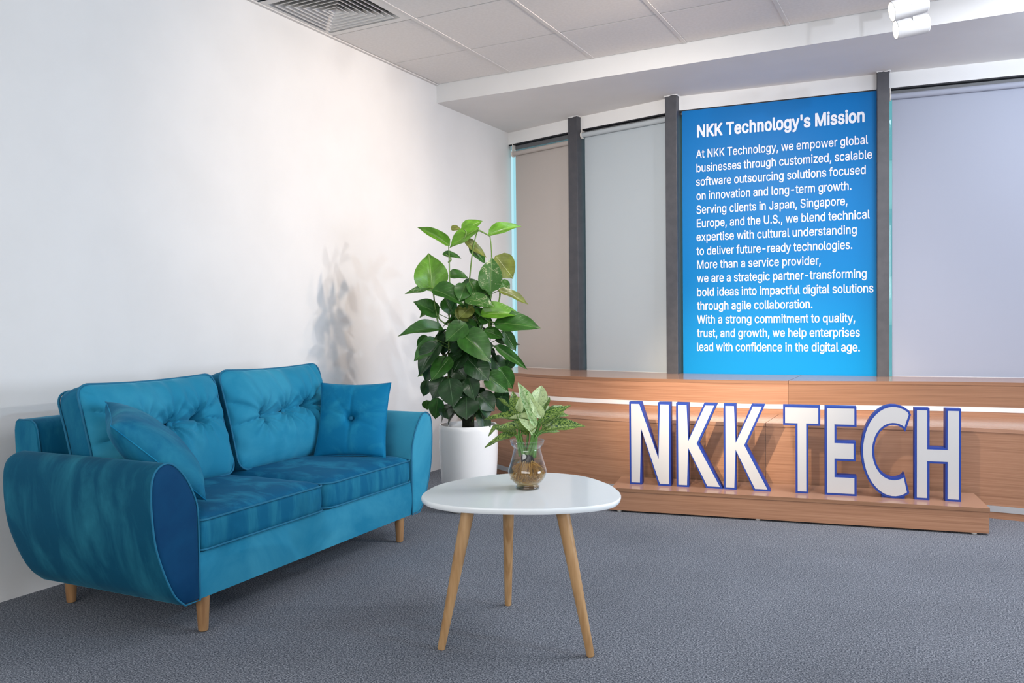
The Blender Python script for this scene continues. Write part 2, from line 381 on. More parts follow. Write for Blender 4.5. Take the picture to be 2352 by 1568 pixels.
# outlines of the poster lettering: advance width, then closed curves of (left handle, point, right handle), in thousandths of the type size
GLYPH_ROWS = [
    [188, []],
    [206, [[[95,318,78,318,75,381],[73,445,70,509,92,509],[114,509,136,509,133,445],[131,381,128,318,112,318]]]],
    [188, [[[53,-119,38,-119,48,-56],[58,8,68,71,91,71],[114,71,137,71,119,8],[102,-56,84,-119,69,-119]]]],
    [453, [[[263,244,337,244,337,226],[337,207,337,188,263,188],[188,188,114,188,114,207],[114,226,114,244,188,244]]]],
    [188, [[[108,-4,95,-4,83,-4],[72,0,63,9,54,18],[50,28,50,41,50,54],[54,65,63,73,72,82],[83,87,95,87,108,87],[119,82,128,73,137,65],[141,54,141,41,141,28],[137,18,128,9,119,0]]]],
    [480, [[[39,0,16,0,78,170],[140,339,201,509,226,509],[251,509,276,509,338,339],[401,170,463,0,440,0],[418,0,395,0,359,101],[323,202,287,302,281,321],[273,344,264,372,255,400],[245,435,232,478,236,478],[241,478,245,478,233,435],[222,399,213,371,204,343],[196,320,191,302,155,202],[120,101,85,0,62,0]],[[197,142,110,142,110,161],[110,180,110,199,197,199],[283,199,370,199,370,180],[370,161,370,142,283,142]]]],
    [419, [[[165,0,60,0,60,170],[60,339,60,509,164,509],[268,509,372,509,372,490],[372,471,372,452,290,452],[207,452,125,452,125,396],[125,341,125,286,202,286],[278,286,355,286,355,267],[355,248,355,229,278,229],[202,229,125,229,125,172],[125,114,125,57,208,57],[292,57,375,57,375,38],[375,19,375,0,270,0]]]],
    [396, [[[230,-7,185,-7,140,-7],[104,6,75,33,47,59],[33,97,33,145,33,155],[33,164,33,173,55,173],[76,173,98,173,98,164],[98,155,98,145,98,114],[106,91,122,74,137,58],[159,50,185,50,211,50],[232,58,248,74,264,91],[272,114,272,145,272,267],[272,388,272,509,293,509],[315,509,336,509,336,388],[336,267,336,145,336,97],[322,59,294,33,266,6]]]],
    [467, [[[146,189,104,145,104,169],[104,193,104,216,116,232],[128,247,139,261,151,275],[162,290,174,303,187,317],[199,331,212,344,262,399],[313,454,364,509,392,509],[420,509,448,509,376,431],[304,353,231,276,230,276],[229,276,228,276,187,233]],[[82,0,60,0,60,170],[60,339,60,509,82,509],[103,509,125,509,125,451],[125,392,125,334,124,298],[124,261,124,225,124,214],[124,204,125,193,125,129],[125,64,125,0,103,0]],[[398,0,372,0,311,86],[249,173,188,259,201,276],[215,293,228,309,302,206],[375,103,449,0,423,0]]]],
    [628, [[[81,0,60,0,60,170],[60,339,60,509,91,509],[121,509,152,509,193,402],[235,294,277,187,280,180],[284,170,287,159,291,148],[295,136,299,123,303,110],[307,97,311,84,315,71],[319,59,322,49,317,49],[312,49,307,49,310,59],[314,70,318,83,322,95],[326,108,330,121,334,134],[338,147,342,158,346,170],[349,179,352,187,394,294],[435,402,476,509,507,509],[537,509,568,509,568,339],[568,170,568,0,547,0],[525,0,504,0,504,97],[504,194,504,291,504,302],[504,314,504,327,505,340],[505,354,505,369,505,383],[506,398,506,413,506,428],[507,443,507,457,509,457],[511,457,513,457,508,441],[503,426,498,409,492,393],[487,378,482,363,477,348],[472,334,467,322,463,309],[459,299,456,291,418,194],[380,97,342,0,323,0],[305,0,286,0,248,97],[209,194,170,291,167,299],[163,309,159,321,155,333],[150,346,145,361,140,376],[135,391,129,408,124,424],[118,441,112,457,114,457],[117,457,119,457,119,444],[120,431,120,416,120,401],[121,387,121,372,121,357],[121,342,122,328,122,315],[122,302,122,291,122,194],[122,97,122,0,101,0]]]],
    [523, [[[82,0,60,0,60,170],[60,339,60,509,85,509],[111,509,136,509,205,400],[274,291,343,183,349,174],[355,164,363,151,370,138],[379,123,388,107,396,90],[405,73,414,55,411,55],[408,54,405,54,403,72],[401,90,401,108,400,126],[399,142,399,157,399,172],[399,185,399,195,399,300],[399,404,399,509,420,509],[442,509,463,509,463,339],[463,170,463,0,438,0],[412,0,387,0,325,97],[264,193,202,290,194,303],[186,316,177,331,169,345],[159,362,148,381,137,400],[123,424,108,452,111,453],[115,453,119,454,120,428],[121,405,122,384,123,362],[124,344,124,328,125,312],[125,300,125,291,125,194],[125,97,125,0,103,0]]]],
    [447, [[[263,-9,224,-9,187,-9],[155,-3,128,9,100,21],[79,38,64,60,49,82],[40,107,38,137,60,137],[82,137,104,137,106,117],[112,101,123,88,134,75],[149,65,166,59,184,52],[203,49,224,49,247,49],[268,53,286,60,304,68],[319,78,329,92,340,105],[346,121,346,139,346,155],[341,169,332,179,323,189],[311,198,296,205,281,211],[264,217,245,222,224,228],[204,234,184,239,142,251],[109,268,86,289,63,311],[52,339,52,372,52,401],[60,426,75,448,90,469],[111,486,138,498,164,510],[194,516,227,516,261,516],[290,510,316,498,342,486],[362,469,377,449,392,428],[400,404,401,378,380,378],[358,378,337,378,335,403],[323,423,302,437,281,451],[256,459,225,459,203,459],[184,455,167,448,151,441],[138,431,129,418,120,406],[115,391,115,376,115,358],[120,344,131,334,142,323],[154,314,169,308,184,302],[199,297,212,293,230,289],[247,284,264,279,279,275],[295,270,312,264,328,257],[344,248,359,238,373,227],[385,214,395,198,404,181],[408,162,408,139,408,111],[401,86,386,64,372,41],[351,24,323,11,296,-2]]]],
    [449, [[[85,452,32,452,32,471],[32,490,32,509,160,509],[288,509,417,509,417,490],[417,471,417,452,363,452],[310,452,257,452,257,301],[257,151,257,0,235,0],[214,0,193,0,193,151],[193,301,193,452,139,452]]]],
    [517, [[[299,-8,259,-8,219,-8],[184,0,154,15,124,31],[101,53,85,80,68,107],[60,138,60,173,60,285],[60,397,60,509,81,509],[103,509,124,509,124,399],[124,288,124,178,124,154],[130,132,141,113,152,94],[167,79,187,68,207,57],[231,52,259,52,287,52],[311,57,331,68,351,79],[366,94,377,113,387,132],[393,154,393,178,393,288],[393,399,393,509,414,509],[436,509,457,509,457,397],[457,285,457,173,457,138],[449,107,433,80,416,53],[393,31,363,15,334,0]]]],
    [686, [[[180,0,155,0,109,170],[63,339,16,509,38,509],[60,509,82,509,109,404],[136,300,163,196,168,179],[172,163,175,145,179,128],[183,111,187,94,190,76],[194,58,197,40,194,40],[192,40,189,40,193,58],[196,76,200,94,203,111],[207,128,211,145,215,163],[220,179,224,196,251,300],[279,404,306,509,331,509],[355,509,380,509,407,404],[434,300,462,196,466,179],[470,163,474,145,478,128],[482,111,486,94,490,76],[494,58,497,40,494,40],[491,40,488,40,492,58],[495,76,499,94,502,111],[506,128,510,145,515,163],[519,179,523,196,550,300],[576,404,603,509,625,509],[647,509,670,509,623,339],[577,170,530,0,505,0],[480,0,455,0,426,108],[397,215,368,323,362,344],[357,367,351,391,346,416],[341,444,336,475,341,475],[345,475,350,475,345,445],[340,419,335,395,330,371],[324,347,318,323,289,215],[260,108,230,0,205,0]]]],
    [389, [[[182,-9,160,-9,136,-9],[114,-4,94,5,75,14],[59,27,48,45,36,62],[30,83,30,108,30,130],[35,147,43,161,52,175],[63,185,78,193,92,201],[108,207,125,211,143,215],[160,218,178,220,201,223],[219,225,234,227,248,228],[258,231,265,235,272,239],[276,245,276,255,276,255],[276,256,276,257,276,272],[273,286,267,297,261,308],[252,316,240,322,228,328],[213,331,196,331,178,331],[162,328,149,322,136,317],[126,309,118,301,110,292],[104,283,100,274,80,280],[61,285,41,291,50,314],[62,332,79,346,95,360],[113,369,133,375,153,381],[173,384,194,384,208,384],[223,383,239,379,255,376],[271,370,286,360,301,351],[313,338,322,320,332,303],[337,280,337,251,337,168],[337,84,337,0,317,0],[297,0,277,0,277,17],[277,35,277,52,275,52],[274,52,272,52,268,43],[261,34,252,25,243,15],[230,7,215,1,200,-5]],[[155,45,170,45,193,45],[212,50,228,59,243,68],[255,79,263,93,271,107],[276,122,276,138,276,155],[276,173,276,190,273,187],[268,184,259,182,251,180],[242,178,231,176,221,174],[210,172,200,171,190,170],[182,169,175,168,161,166],[147,163,134,159,121,154],[111,148,103,139,96,131],[92,119,92,105,92,92],[95,81,102,72,109,63],[118,57,130,52,142,48]]]],
    [424, [[[261,-8,229,-8,206,-8],[187,-4,172,4,158,12],[146,21,138,31,129,42],[123,51,118,59,116,59],[114,59,112,59,112,39],[112,20,112,0,92,0],[72,0,53,0,53,170],[53,339,53,509,73,509],[93,509,114,509,114,446],[114,382,114,319,115,319],[117,319,118,319,123,327],[129,336,137,346,145,356],[157,365,171,373,186,381],[205,384,229,384,261,384],[289,376,313,361,337,345],[356,322,370,293,383,263],[390,229,390,189,390,149],[383,114,370,84,356,55],[337,32,313,16,289,0]],[[197,47,220,47,244,47],[263,53,279,66,295,78],[308,95,316,117,324,138],[328,162,328,189,328,216],[324,240,316,261,308,282],[296,299,280,311,264,324],[244,330,220,330,197,330],[177,324,161,312,145,300],[133,284,125,263,117,242],[113,217,113,189,113,161],[117,136,125,115,133,94],[146,77,162,65,178,53]]]],
    [396, [[[226,-8,207,-8,173,-8],[143,0,117,16,91,33],[71,56,56,85,41,114],[34,149,34,187,34,227],[41,262,56,291,71,321],[91,343,117,360,143,376],[173,384,207,384,226,384],[243,382,260,377,276,372],[292,365,305,356,319,347],[330,335,340,322,350,309],[357,294,362,277,342,272],[322,267,303,262,300,272],[296,281,290,289,285,297],[278,305,270,311,262,317],[253,322,242,325,232,328],[220,330,207,330,182,330],[161,323,145,310,129,297],[116,280,108,258,100,237],[96,213,96,187,96,162],[100,139,108,117,116,96],[129,79,145,66,161,53],[182,46,207,46,220,46],[232,48,243,52,253,55],[263,60,271,66,279,72],[286,80,292,89,297,97],[301,107,304,117,324,112],[343,107,363,102,358,85],[351,70,341,56,332,43],[320,31,306,21,293,12],[277,4,261,-1,244,-6]]]],
    [424, [[[219,-8,195,-8,164,-8],[136,0,111,16,87,32],[68,55,55,84,41,114],[34,149,34,189,34,229],[41,263,55,293,69,322],[88,345,112,361,136,376],[164,384,196,384,219,384],[238,381,253,373,268,365],[279,356,287,346,296,336],[302,327,306,319,308,319],[309,319,311,319,311,382],[311,446,311,509,331,509],[351,509,372,509,372,339],[372,170,372,0,352,0],[332,0,313,0,313,20],[313,39,313,59,311,59],[309,59,307,59,302,51],[295,42,287,31,278,21],[267,12,252,4,238,-4]],[[181,47,205,47,227,47],[247,53,263,65,279,77],[291,94,299,115,308,136],[312,161,312,189,312,217],[308,242,300,263,292,284],[279,300,263,312,247,324],[228,330,205,330,181,330],[161,324,145,311,129,299],[116,282,108,261,100,240],[96,216,96,189,96,162],[100,138,109,117,117,95],[129,78,145,66,161,53]]]],
    [404, [[[238,-8,212,-8,175,-8],[143,0,117,16,90,33],[70,56,56,85,41,114],[34,148,34,187,34,226],[41,260,55,290,69,319],[89,343,115,359,141,376],[171,384,205,384,226,384],[246,381,266,374,285,367],[303,356,319,341,335,326],[348,306,357,282,366,258],[371,228,371,194,371,186],[371,178,371,169,272,169],[174,169,75,169,75,187],[75,204,75,221,163,221],[250,221,338,221,329,215],[319,208,310,202,310,227],[306,249,298,269,290,288],[278,303,263,314,247,325],[228,330,205,330,182,330],[163,325,146,313,130,302],[118,288,109,270,100,251],[96,232,96,211,96,200],[96,189,96,178,96,150],[101,126,110,106,120,87],[134,72,151,61,168,51],[189,46,212,46,228,46],[241,48,254,53,266,57],[277,64,285,73,294,82],[301,93,306,105,325,101],[345,96,365,91,359,71],[349,54,335,39,321,24],[303,13,283,4,262,-4]]]],
    [254, [[[154,379,228,379,228,362],[228,344,228,327,154,327],[80,327,6,327,6,344],[6,362,6,379,80,379]],[[101,0,81,0,81,144],[81,288,81,432,81,453],[86,471,96,486,106,500],[119,511,135,519,152,526],[169,530,187,530,201,530],[213,529,222,527,232,525],[238,523,243,521,238,503],[233,486,227,468,224,470],[220,471,215,472,210,473],[203,474,195,474,176,474],[163,469,154,460,146,451],[142,437,142,419,142,279],[142,140,142,0,121,0]]]],
    [425, [[[238,-151,207,-151,179,-151],[155,-147,134,-140,113,-132],[96,-123,82,-110,69,-98],[58,-84,51,-69,67,-60],[84,-50,101,-41,107,-49],[113,-57,122,-66,130,-75],[141,-82,154,-88,168,-94],[186,-97,207,-97,238,-97],[263,-90,282,-75,302,-60],[311,-37,311,-6,311,19],[311,44,311,68,310,68],[308,68,306,68,301,60],[295,51,287,41,278,32],[267,23,252,16,238,8],[219,5,195,5,164,5],[137,12,113,27,88,41],[69,62,55,90,41,118],[34,152,34,191,34,230],[41,264,55,293,69,322],[88,345,112,361,137,376],[165,384,196,384,220,384],[239,381,253,373,268,365],[280,356,288,346,297,336],[303,327,308,319,309,319],[311,319,313,319,313,339],[313,359,313,379,333,379],[353,379,372,379,372,250],[372,121,372,-9,372,-42],[365,-69,350,-90,335,-111],[316,-126,291,-136,266,-146]],[[181,59,205,59,228,59],[248,64,264,75,280,86],[292,101,300,121,308,141],[312,165,312,193,312,220],[308,243,300,264,292,284],[280,301,264,312,248,324],[228,330,205,330,181,330],[161,324,145,312,129,299],[117,283,109,262,100,242],[96,219,96,193,96,166],[100,143,109,123,117,103],[129,87,145,76,162,65]]]],
    [410, [[[114,249,114,227,114,151],[114,76,114,0,93,0],[73,0,53,0,53,170],[53,339,53,509,73,509],[93,509,114,509,114,435],[114,361,114,287,110,287],[106,287,102,287,114,322],[131,347,152,362,174,377],[199,384,227,384,253,384],[276,379,295,369,315,358],[330,342,341,321,352,299],[357,273,357,240,357,160],[357,80,357,0,337,0],[316,0,296,0,296,78],[296,157,296,235,296,265],[288,288,273,304,258,321],[237,329,210,329,192,329],[175,325,161,317,146,309],[135,298,126,283,118,267]]]],
    [167, [[[73,0,53,0,53,126],[53,253,53,379,73,379],[93,379,114,379,114,253],[114,126,114,0,93,0]],[[95,443,84,443,72,443],[62,447,54,455,45,462],[41,472,41,483,41,494],[45,504,54,512,62,520],[72,524,84,524,95,524],[106,520,114,512,122,504],[126,494,126,483,126,472],[122,462,114,455,106,447]]]],
    [189, [[[147,-2,139,-2,110,-2],[88,5,74,20,60,35],[53,57,53,84,53,226],[53,367,53,509,73,509],[93,509,114,509,114,372],[114,235,114,99,114,81],[116,69,120,62,125,55],[133,52,146,52,152,52],[157,52,160,53,164,53],[167,54,170,54,173,37],[177,20,181,3,175,1],[169,0,162,-1,154,-2]]]],
    [610, [[[73,0,53,0,53,126],[53,253,53,379,72,379],[92,379,112,379,112,351],[112,323,112,295,111,295],[109,295,108,295,113,316],[121,332,132,346,144,359],[157,369,172,376,187,383],[203,386,219,386,247,386],[270,378,287,361,305,344],[316,322,321,295,318,295],[315,295,312,295,317,313],[325,329,337,343,349,357],[364,367,381,375,398,382],[416,386,437,386,459,386],[479,381,497,372,515,362],[530,348,541,328,551,309],[557,285,557,255,557,170],[557,85,557,0,536,0],[516,0,496,0,496,85],[496,169,496,254,496,281],[488,301,473,313,457,325],[439,330,419,330,402,330],[387,327,374,320,362,313],[352,303,345,290,339,278],[335,263,335,247,335,165],[335,82,335,0,315,0],[295,0,274,0,274,87],[274,173,274,260,274,281],[267,298,253,311,239,324],[221,330,199,330,185,330],[171,327,158,320,144,313],[134,303,126,289,118,276],[114,258,114,238,114,159],[114,79,114,0,93,0]]]],
    [410, [[[114,249,114,227,114,151],[114,76,114,0,93,0],[73,0,53,0,53,126],[53,253,53,379,72,379],[92,379,112,379,112,349],[112,318,112,287,109,287],[106,287,102,287,114,322],[131,347,152,362,174,377],[199,384,227,384,253,384],[276,379,295,369,314,358],[330,342,341,321,352,299],[357,273,357,240,357,160],[357,80,357,0,337,0],[316,0,296,0,296,78],[296,157,296,235,296,265],[288,288,273,304,258,321],[237,329,210,329,192,329],[175,325,161,317,146,309],[135,298,126,283,118,267]]]],
    [415, [[[242,-8,207,-8,173,-8],[143,0,117,16,91,33],[71,56,56,85,41,114],[34,149,34,187,34,227],[41,262,56,291,71,321],[91,343,117,360,143,376],[173,384,207,384,242,384],[273,376,299,360,325,343],[345,321,359,291,374,262],[381,227,381,187,381,149],[374,114,359,85,345,56],[325,33,299,16,273,0]],[[182,46,207,46,233,46],[254,53,270,66,287,79],[299,96,307,117,315,139],[319,162,319,187,319,213],[315,236,307,258,299,280],[287,297,270,310,254,323],[233,330,207,330,182,330],[161,323,145,310,129,297],[116,280,108,258,100,237],[96,213,96,187,96,162],[100,139,108,117,116,96],[129,79,145,66,161,53]]]],
    [424, [[[73,-143,53,-143,53,31],[53,205,53,379,72,379],[92,379,112,379,112,359],[112,339,112,319,114,319],[116,319,118,319,123,327],[129,336,137,346,145,356],[157,365,171,373,186,381],[205,384,229,384,261,384],[289,376,313,361,337,345],[356,322,370,293,383,263],[390,229,390,189,390,149],[383,114,370,84,356,55],[337,32,313,16,289,0],[261,-8,229,-8,206,-8],[187,-4,173,4,158,12],[146,21,138,31,130,42],[123,51,118,59,117,59],[115,59,114,59,114,-8],[114,-76,114,-143,93,-143]],[[197,47,220,47,244,47],[263,53,279,66,295,78],[308,95,316,117,324,138],[328,162,328,189,328,216],[324,240,316,261,308,282],[296,299,280,311,264,324],[244,330,220,330,197,330],[177,324,161,312,145,300],[133,284,125,263,117,242],[113,217,113,189,113,161],[117,136,125,115,133,94],[146,77,162,65,178,53]]]],
    [424, [[[372,31,372,-143,351,-143],[331,-143,311,-143,311,-76],[311,-8,311,59,309,59],[308,59,306,59,302,51],[295,42,287,31,278,21],[267,12,252,4,238,-4],[219,-8,195,-8,164,-8],[136,0,111,16,87,32],[68,55,55,84,41,114],[34,149,34,189,34,229],[41,263,55,293,69,322],[88,345,112,361,136,376],[164,384,196,384,219,384],[238,381,253,373,268,365],[279,356,287,346,296,336],[302,327,307,319,309,319],[311,319,313,319,313,339],[313,359,313,379,332,379],[352,379,372,379,372,205]],[[181,47,205,47,227,47],[247,53,263,65,279,77],[291,94,299,115,308,136],[312,161,312,189,312,217],[308,242,300,263,292,284],[279,300,263,312,247,324],[228,330,205,330,181,330],[161,324,145,311,129,299],[116,282,108,261,100,240],[96,216,96,189,96,162],[100,138,109,117,117,95],[129,78,145,66,161,53]]]],
    [259, [[[73,0,53,0,53,126],[53,253,53,379,72,379],[92,379,112,379,112,360],[112,340,112,321,113,321],[114,321,115,321,122,340],[135,355,152,367,170,379],[190,385,213,385,218,385],[223,385,229,384,235,384],[240,384,243,384,243,363],[243,343,243,322,242,323],[237,323,230,324,223,325],[215,326,207,326,189,326],[173,322,159,315,145,307],[134,297,126,284,118,270],[114,255,114,237,114,158],[114,79,114,0,93,0]]]],
    [365, [[[211,-8,182,-8,156,-8],[133,-4,112,3,92,11],[75,23,62,38,49,53],[40,72,36,94,55,98],[74,102,94,107,99,86],[109,70,124,60,139,50],[158,45,181,45,208,45],[229,51,244,62,260,74],[268,87,268,103,268,116],[263,127,254,136,245,144],[231,151,212,155,191,160],[170,165,149,170,115,178],[89,191,72,208,55,225],[47,247,47,274,47,296],[53,315,65,332,77,348],[94,361,115,370,136,380],[160,384,187,384,213,384],[235,380,254,372,272,365],[287,353,299,339,310,325],[319,309,324,290,305,286],[287,281,268,277,263,292],[255,304,243,316,230,327],[212,333,187,333,165,333],[146,327,131,317,116,306],[109,293,109,277,109,263],[114,252,124,243,134,235],[150,228,172,223,191,218],[210,214,229,209,264,201],[290,188,306,171,323,154],[331,133,331,107,331,84],[325,64,312,47,300,30],[282,16,260,6,237,-3]]]],
    [227, [[[138,379,204,379,204,362],[204,344,204,327,138,327],[72,327,6,327,6,344],[6,362,6,379,72,379]],[[65,345,65,471,85,471],[106,471,126,471,126,347],[126,222,126,98,126,81],[129,69,136,61,143,54],[154,50,170,50,174,50],[179,50,185,51,191,52],[197,53,202,54,206,36],[209,19,213,2,207,0],[200,-2,192,-3,184,-4],[176,-4,168,-4,136,-4],[110,4,92,21,74,38],[65,62,65,93,65,219]]]],
    [410, [[[211,-5,182,-5,157,-5],[134,0,115,11,95,21],[80,37,69,59,58,80],[53,107,53,139,53,219],[53,299,53,379,73,379],[93,379,114,379,114,301],[114,222,114,144,114,114],[121,91,137,75,152,58],[173,50,200,50,218,50],[235,54,249,62,264,70],[275,81,283,97,292,112],[296,131,296,153,296,228],[296,304,296,379,316,379],[337,379,357,379,357,253],[357,126,357,0,337,0],[318,0,298,0,298,31],[298,61,298,92,301,92],[304,92,307,92,295,57],[279,32,257,17,235,2]]]],
    [389, [[[184,0,163,0,114,126],[66,253,17,379,40,379],[62,379,84,379,111,305],[138,230,165,155,174,132],[181,110,187,87,193,64],[199,42,206,21,198,21],[191,21,184,21,191,42],[197,64,203,87,209,110],[216,132,224,155,251,230],[278,305,305,379,327,379],[349,379,371,379,323,253],[275,126,226,0,205,0]]]],
    [567, [[[158,0,138,0,99,126],[61,253,23,379,44,379],[66,379,87,379,103,324],[118,269,133,214,140,191],[147,165,154,137,161,108],[168,76,175,41,172,41],[168,41,165,41,172,75],[179,106,186,135,193,163],[199,190,206,214,221,269],[237,324,252,379,273,379],[295,379,316,379,332,324],[347,269,362,214,368,190],[375,164,382,136,388,107],[395,76,402,41,399,41],[395,41,391,41,399,75],[406,107,413,135,420,164],[427,190,434,214,449,269],[465,324,480,379,502,379],[523,379,545,379,506,253],[468,126,429,0,409,0],[389,0,368,0,352,57],[335,114,319,172,314,189],[309,207,305,225,300,243],[295,261,291,280,286,299],[281,318,277,338,281,338],[286,338,291,338,286,319],[281,299,277,280,272,261],[267,243,263,225,258,206],[253,189,248,172,231,114],[215,57,199,0,178,0]]]],
    [379, [[[44,0,21,0,71,73],[121,145,171,218,171,202],[171,187,171,171,124,240],[76,310,29,379,52,379],[76,379,100,379,116,355],[132,330,147,306,160,287],[170,270,179,253,188,237],[198,221,207,206,197,206],[186,206,175,206,185,221],[194,237,202,253,211,270],[221,287,233,306,249,330],[266,355,282,379,305,379],[328,379,352,379,304,309],[256,239,209,169,209,184],[209,199,209,214,258,143],[308,71,358,0,334,0],[310,0,287,0,268,28],[249,57,231,85,219,103],[209,120,200,136,191,152],[182,167,173,182,183,182],[194,182,205,182,195,167],[186,152,178,136,170,120],[160,103,148,85,129,57],[110,28,91,0,68,0]]]],
    [389, [[[51,-140,47,-139,52,-121],[57,-103,61,-86,65,-86],[68,-87,71,-87,83,-90],[94,-91,104,-89,114,-87],[122,-82,130,-74,138,-66],[145,-53,151,-36,155,-24],[159,-13,163,-1,114,126],[66,252,17,379,40,379],[62,379,84,379,111,305],[138,230,165,155,174,132],[181,109,187,87,193,64],[199,42,206,21,198,21],[191,21,184,21,190,42],[196,64,202,87,209,110],[216,132,224,155,251,230],[278,305,305,379,327,379],[349,379,371,379,316,234],[260,88,204,-58,196,-78],[187,-94,177,-107,166,-120],[153,-129,139,-136,125,-142],[109,-145,91,-145,81,-145],[72,-144,65,-143,57,-142]]]],
    [380, [[[141,0,42,0,42,15],[42,30,42,46,112,137],[183,228,254,320,254,321],[254,322,254,323,185,323],[117,323,48,323,48,342],[48,361,48,379,143,379],[238,379,333,379,333,363],[333,347,333,331,264,241],[195,150,126,60,126,59],[126,58,126,56,197,56],[268,56,339,56,339,38],[339,19,339,0,240,0]]]],
]
# ------------------------------------------------------------------ room shell
ZC = 2.717; ZS = 2.592; YS = 4.976; XR = 8.4; YB = -3.2
FAC = [(0.0, 6.06), (0.68, 5.865), (1.53, 5.67), (2.85, 5.79), (4.3, 5.965), (6.2, 6.4), (XR, 7.1)]   # window wall, bent at each mullion
bm = bmesh.new(); box(bm, -0.2, XR+0.2, YB-0.2, 7.4, -0.1, 0.0)
struct(obj('floor', bm, M['carpet']))
bm = bmesh.new(); box(bm, -0.2, 0.0, YB, 6.10, 0, 2.9)
struct(obj('wall_left', bm, M['wall']))
bm = bmesh.new(); box(bm, XR, XR+0.2, YB, 7.3, 0, 2.9)
struct(obj('wall_right', bm, M['wall']))
bm = bmesh.new(); box(bm, -0.2, XR+0.2, YB-0.2, YB, 0, 2.9)
struct(obj('wall_behind', bm, M['wall']))

# ceiling: plain slab down the room, suspended tiles where the photograph shows them
ceil = struct(bpy.data.objects.new('ceiling', None)); COL.objects.link(ceil)
X0 = -0.012; Y0 = 3.838
bm = bmesh.new()
box(bm, -0.2, XR, YB, YS, ZC+0.035, ZC+0.20)
obj('ceiling_slab', bm, M['black'], ceil)
bm = bmesh.new()
box(bm, 0, XR, YB, Y0-0.6*3-0.002, ZC-0.0, ZC+0.03); box(bm, X0+0.6*7+0.002, XR, Y0-0.6*3-0.002, YS, ZC, ZC+0.03)
obj('ceiling_field', bm, M['tile'], ceil)
def tile_mesh(sx, sy):
    bm = bmesh.new(); box(bm, -sx/2, sx/2, -sy/2, sy/2, 0, 0.014, bev=0.003)
    me = bpy.data.meshes.new('ceiling_tile'); bm.to_mesh(me); bm.free(); me.materials.append(M['tile']); return me
tfull = tile_mesh(0.578, 0.594); tcut = tile_mesh(0.578, YS-Y0-0.6-0.006)
for i in range(7):
    for j in range(-3, 2):
        cx = X0+0.6*i+0.3; y0 = Y0+0.6*j; y1 = min(y0+0.6, YS)
        if i == 0 and j == -1: continue                       # the air diffuser sits here
        t = link('tile', tcut if j == 1 else tfull, None, ceil)
        t.location = (cx, (y0+y1)/2, ZC+0.002+0.0015*((i*7+j*3) % 3 == 0))
for i in range(1, 8):
    bm = bmesh.new(); box(bm, X0+0.6*i-0.012, X0+0.6*i+0.012, Y0-1.8, YS, ZC-0.001, ZC+0.004, bev=0.0015)
    obj('runner', bm, M['grid'], ceil)
bm = bmesh.new(); box(bm, 0.0, 0.020, Y0-1.8, YS, ZC-0.006, ZC+0.002, bev=0.001)
obj('wall_angle', bm, M['grid'], ceil)

# soffit along the window side: front face and underside
sof = []
bm = bmesh.new()
poly = [(0.0, YS), (XR, YS), (XR, 7.2)] + [(x, y+0.02) for x, y in reversed(FAC)]
ngon_prism(bm, poly, lambda p: Vector((p[0], p[1], ZS)), lambda p: Vector((p[0], p[1], ZC+0.25)))
struct(obj('trim_1', bm, M['wall']))
# window wall: header band and low sill wall, one box per bay
def bay_mat(i):
    a, b = Vector(FAC[i]), Vector(FAC[i+1]); d = (b-a); ang = math.atan2(d.y, d.x)
    return Matrix.Translation((a.x, a.y, 0)) @ Matrix.Rotation(ang, 4, 'Z'), d.length
bm = bmesh.new()
for i in range(6):
    m, L = bay_mat(i)
    box(bm, -0.02, L+0.02, 0.0, 0.20, 2.495, 2.60, m)
    box(bm, -0.02, L+0.02, 0.045, 0.20, 0.0, 0.60, m)
struct(obj('wall_window', bm, M['wall']))
for i in range(6):
    m, L = bay_mat(i)
    w = bpy.data.objects.new('window_%d' % (i+1), None); COL.objects.link(w); struct(w)
    bm = bmesh.new()
    if i != 2:
        box(bm, 0, L, 0.035, 0.10, 2.452, 2.486, m, bev=0.003)
        box(bm, 0, L, 0.05, 0.10, 2.486, 2.4955, m)
    else:
        box(bm, 0, L, 0.035, 0.10, 2.47, 2.4955, m)
    box(bm, 0, L, 0.035, 0.10, 0.60, 0.635, m, bev=0.003)
    if i > 0:
        for xx in (0.0, L-0.012): box(bm, xx, xx+0.012, 0.06, 0.10, 0.63, 2.455, m)
    obj('window_frame', bm, M['frame'], w)
    bm = bmesh.new(); box(bm, 0.004 if i == 0 else 0.01, L-0.01, 0.050 if i == 0 else 0.078, 0.056 if i == 0 else 0.084, 0.63, 2.46, m)
    obj('window_pane', bm, M['pane_glass'], w)
# dark gap line under the header
bm = bmesh.new()
for i in (0, 1, 2, 3, 4):
    m, L = bay_mat(i); box(bm, 0, L, 0.004, 0.05, 2.487, 2.4945, m)
struct(obj('trim_2', bm, M['black']))
# mullions: dark posts in front of each joint
def post(n, c, ang, wdt, dep):
    bm = bmesh.new(); m = Matrix.Translation((c[0], c[1], 0)) @ Matrix.Rotation(ang, 4, 'Z')
    box(bm, -wdt/2, wdt/2, 0, dep, 0.60, ZS-0.001, m, bev=0.004)
    struct(obj('trim_%d' % n, bm, M['mullion']))
    # rough plaster bead where the post meets the soffit
    bm = bmesh.new(); random.seed(n)
    pts = [m @ Vector((x, y, ZS-0.002+random.uniform(-.003, .002))) for x, y in
           [(-wdt/2-0.002, 0.05), (-wdt/2-0.003, 0.0)] + [(-wdt/2+wdt*k/8, -0.003-random.uniform(0, .003)) for k in range(9)] + [(wdt/2+0.003, 0.0), (wdt/2+0.003, dep)]]
    tube(bm, pts, [random.uniform(.002, .0045) for _ in pts], 6)
    o = struct(obj('trim_%d' % (n+4), bm, M['wall']))
post(3, (0.675, 5.822), math.radians(-16), 0.088, 0.12)
post(4, (1.505, 5.608), math.radians(-1), 0.083, 0.12)
post(5, (2.838, 5.733), math.radians(6), 0.072, 0.10)
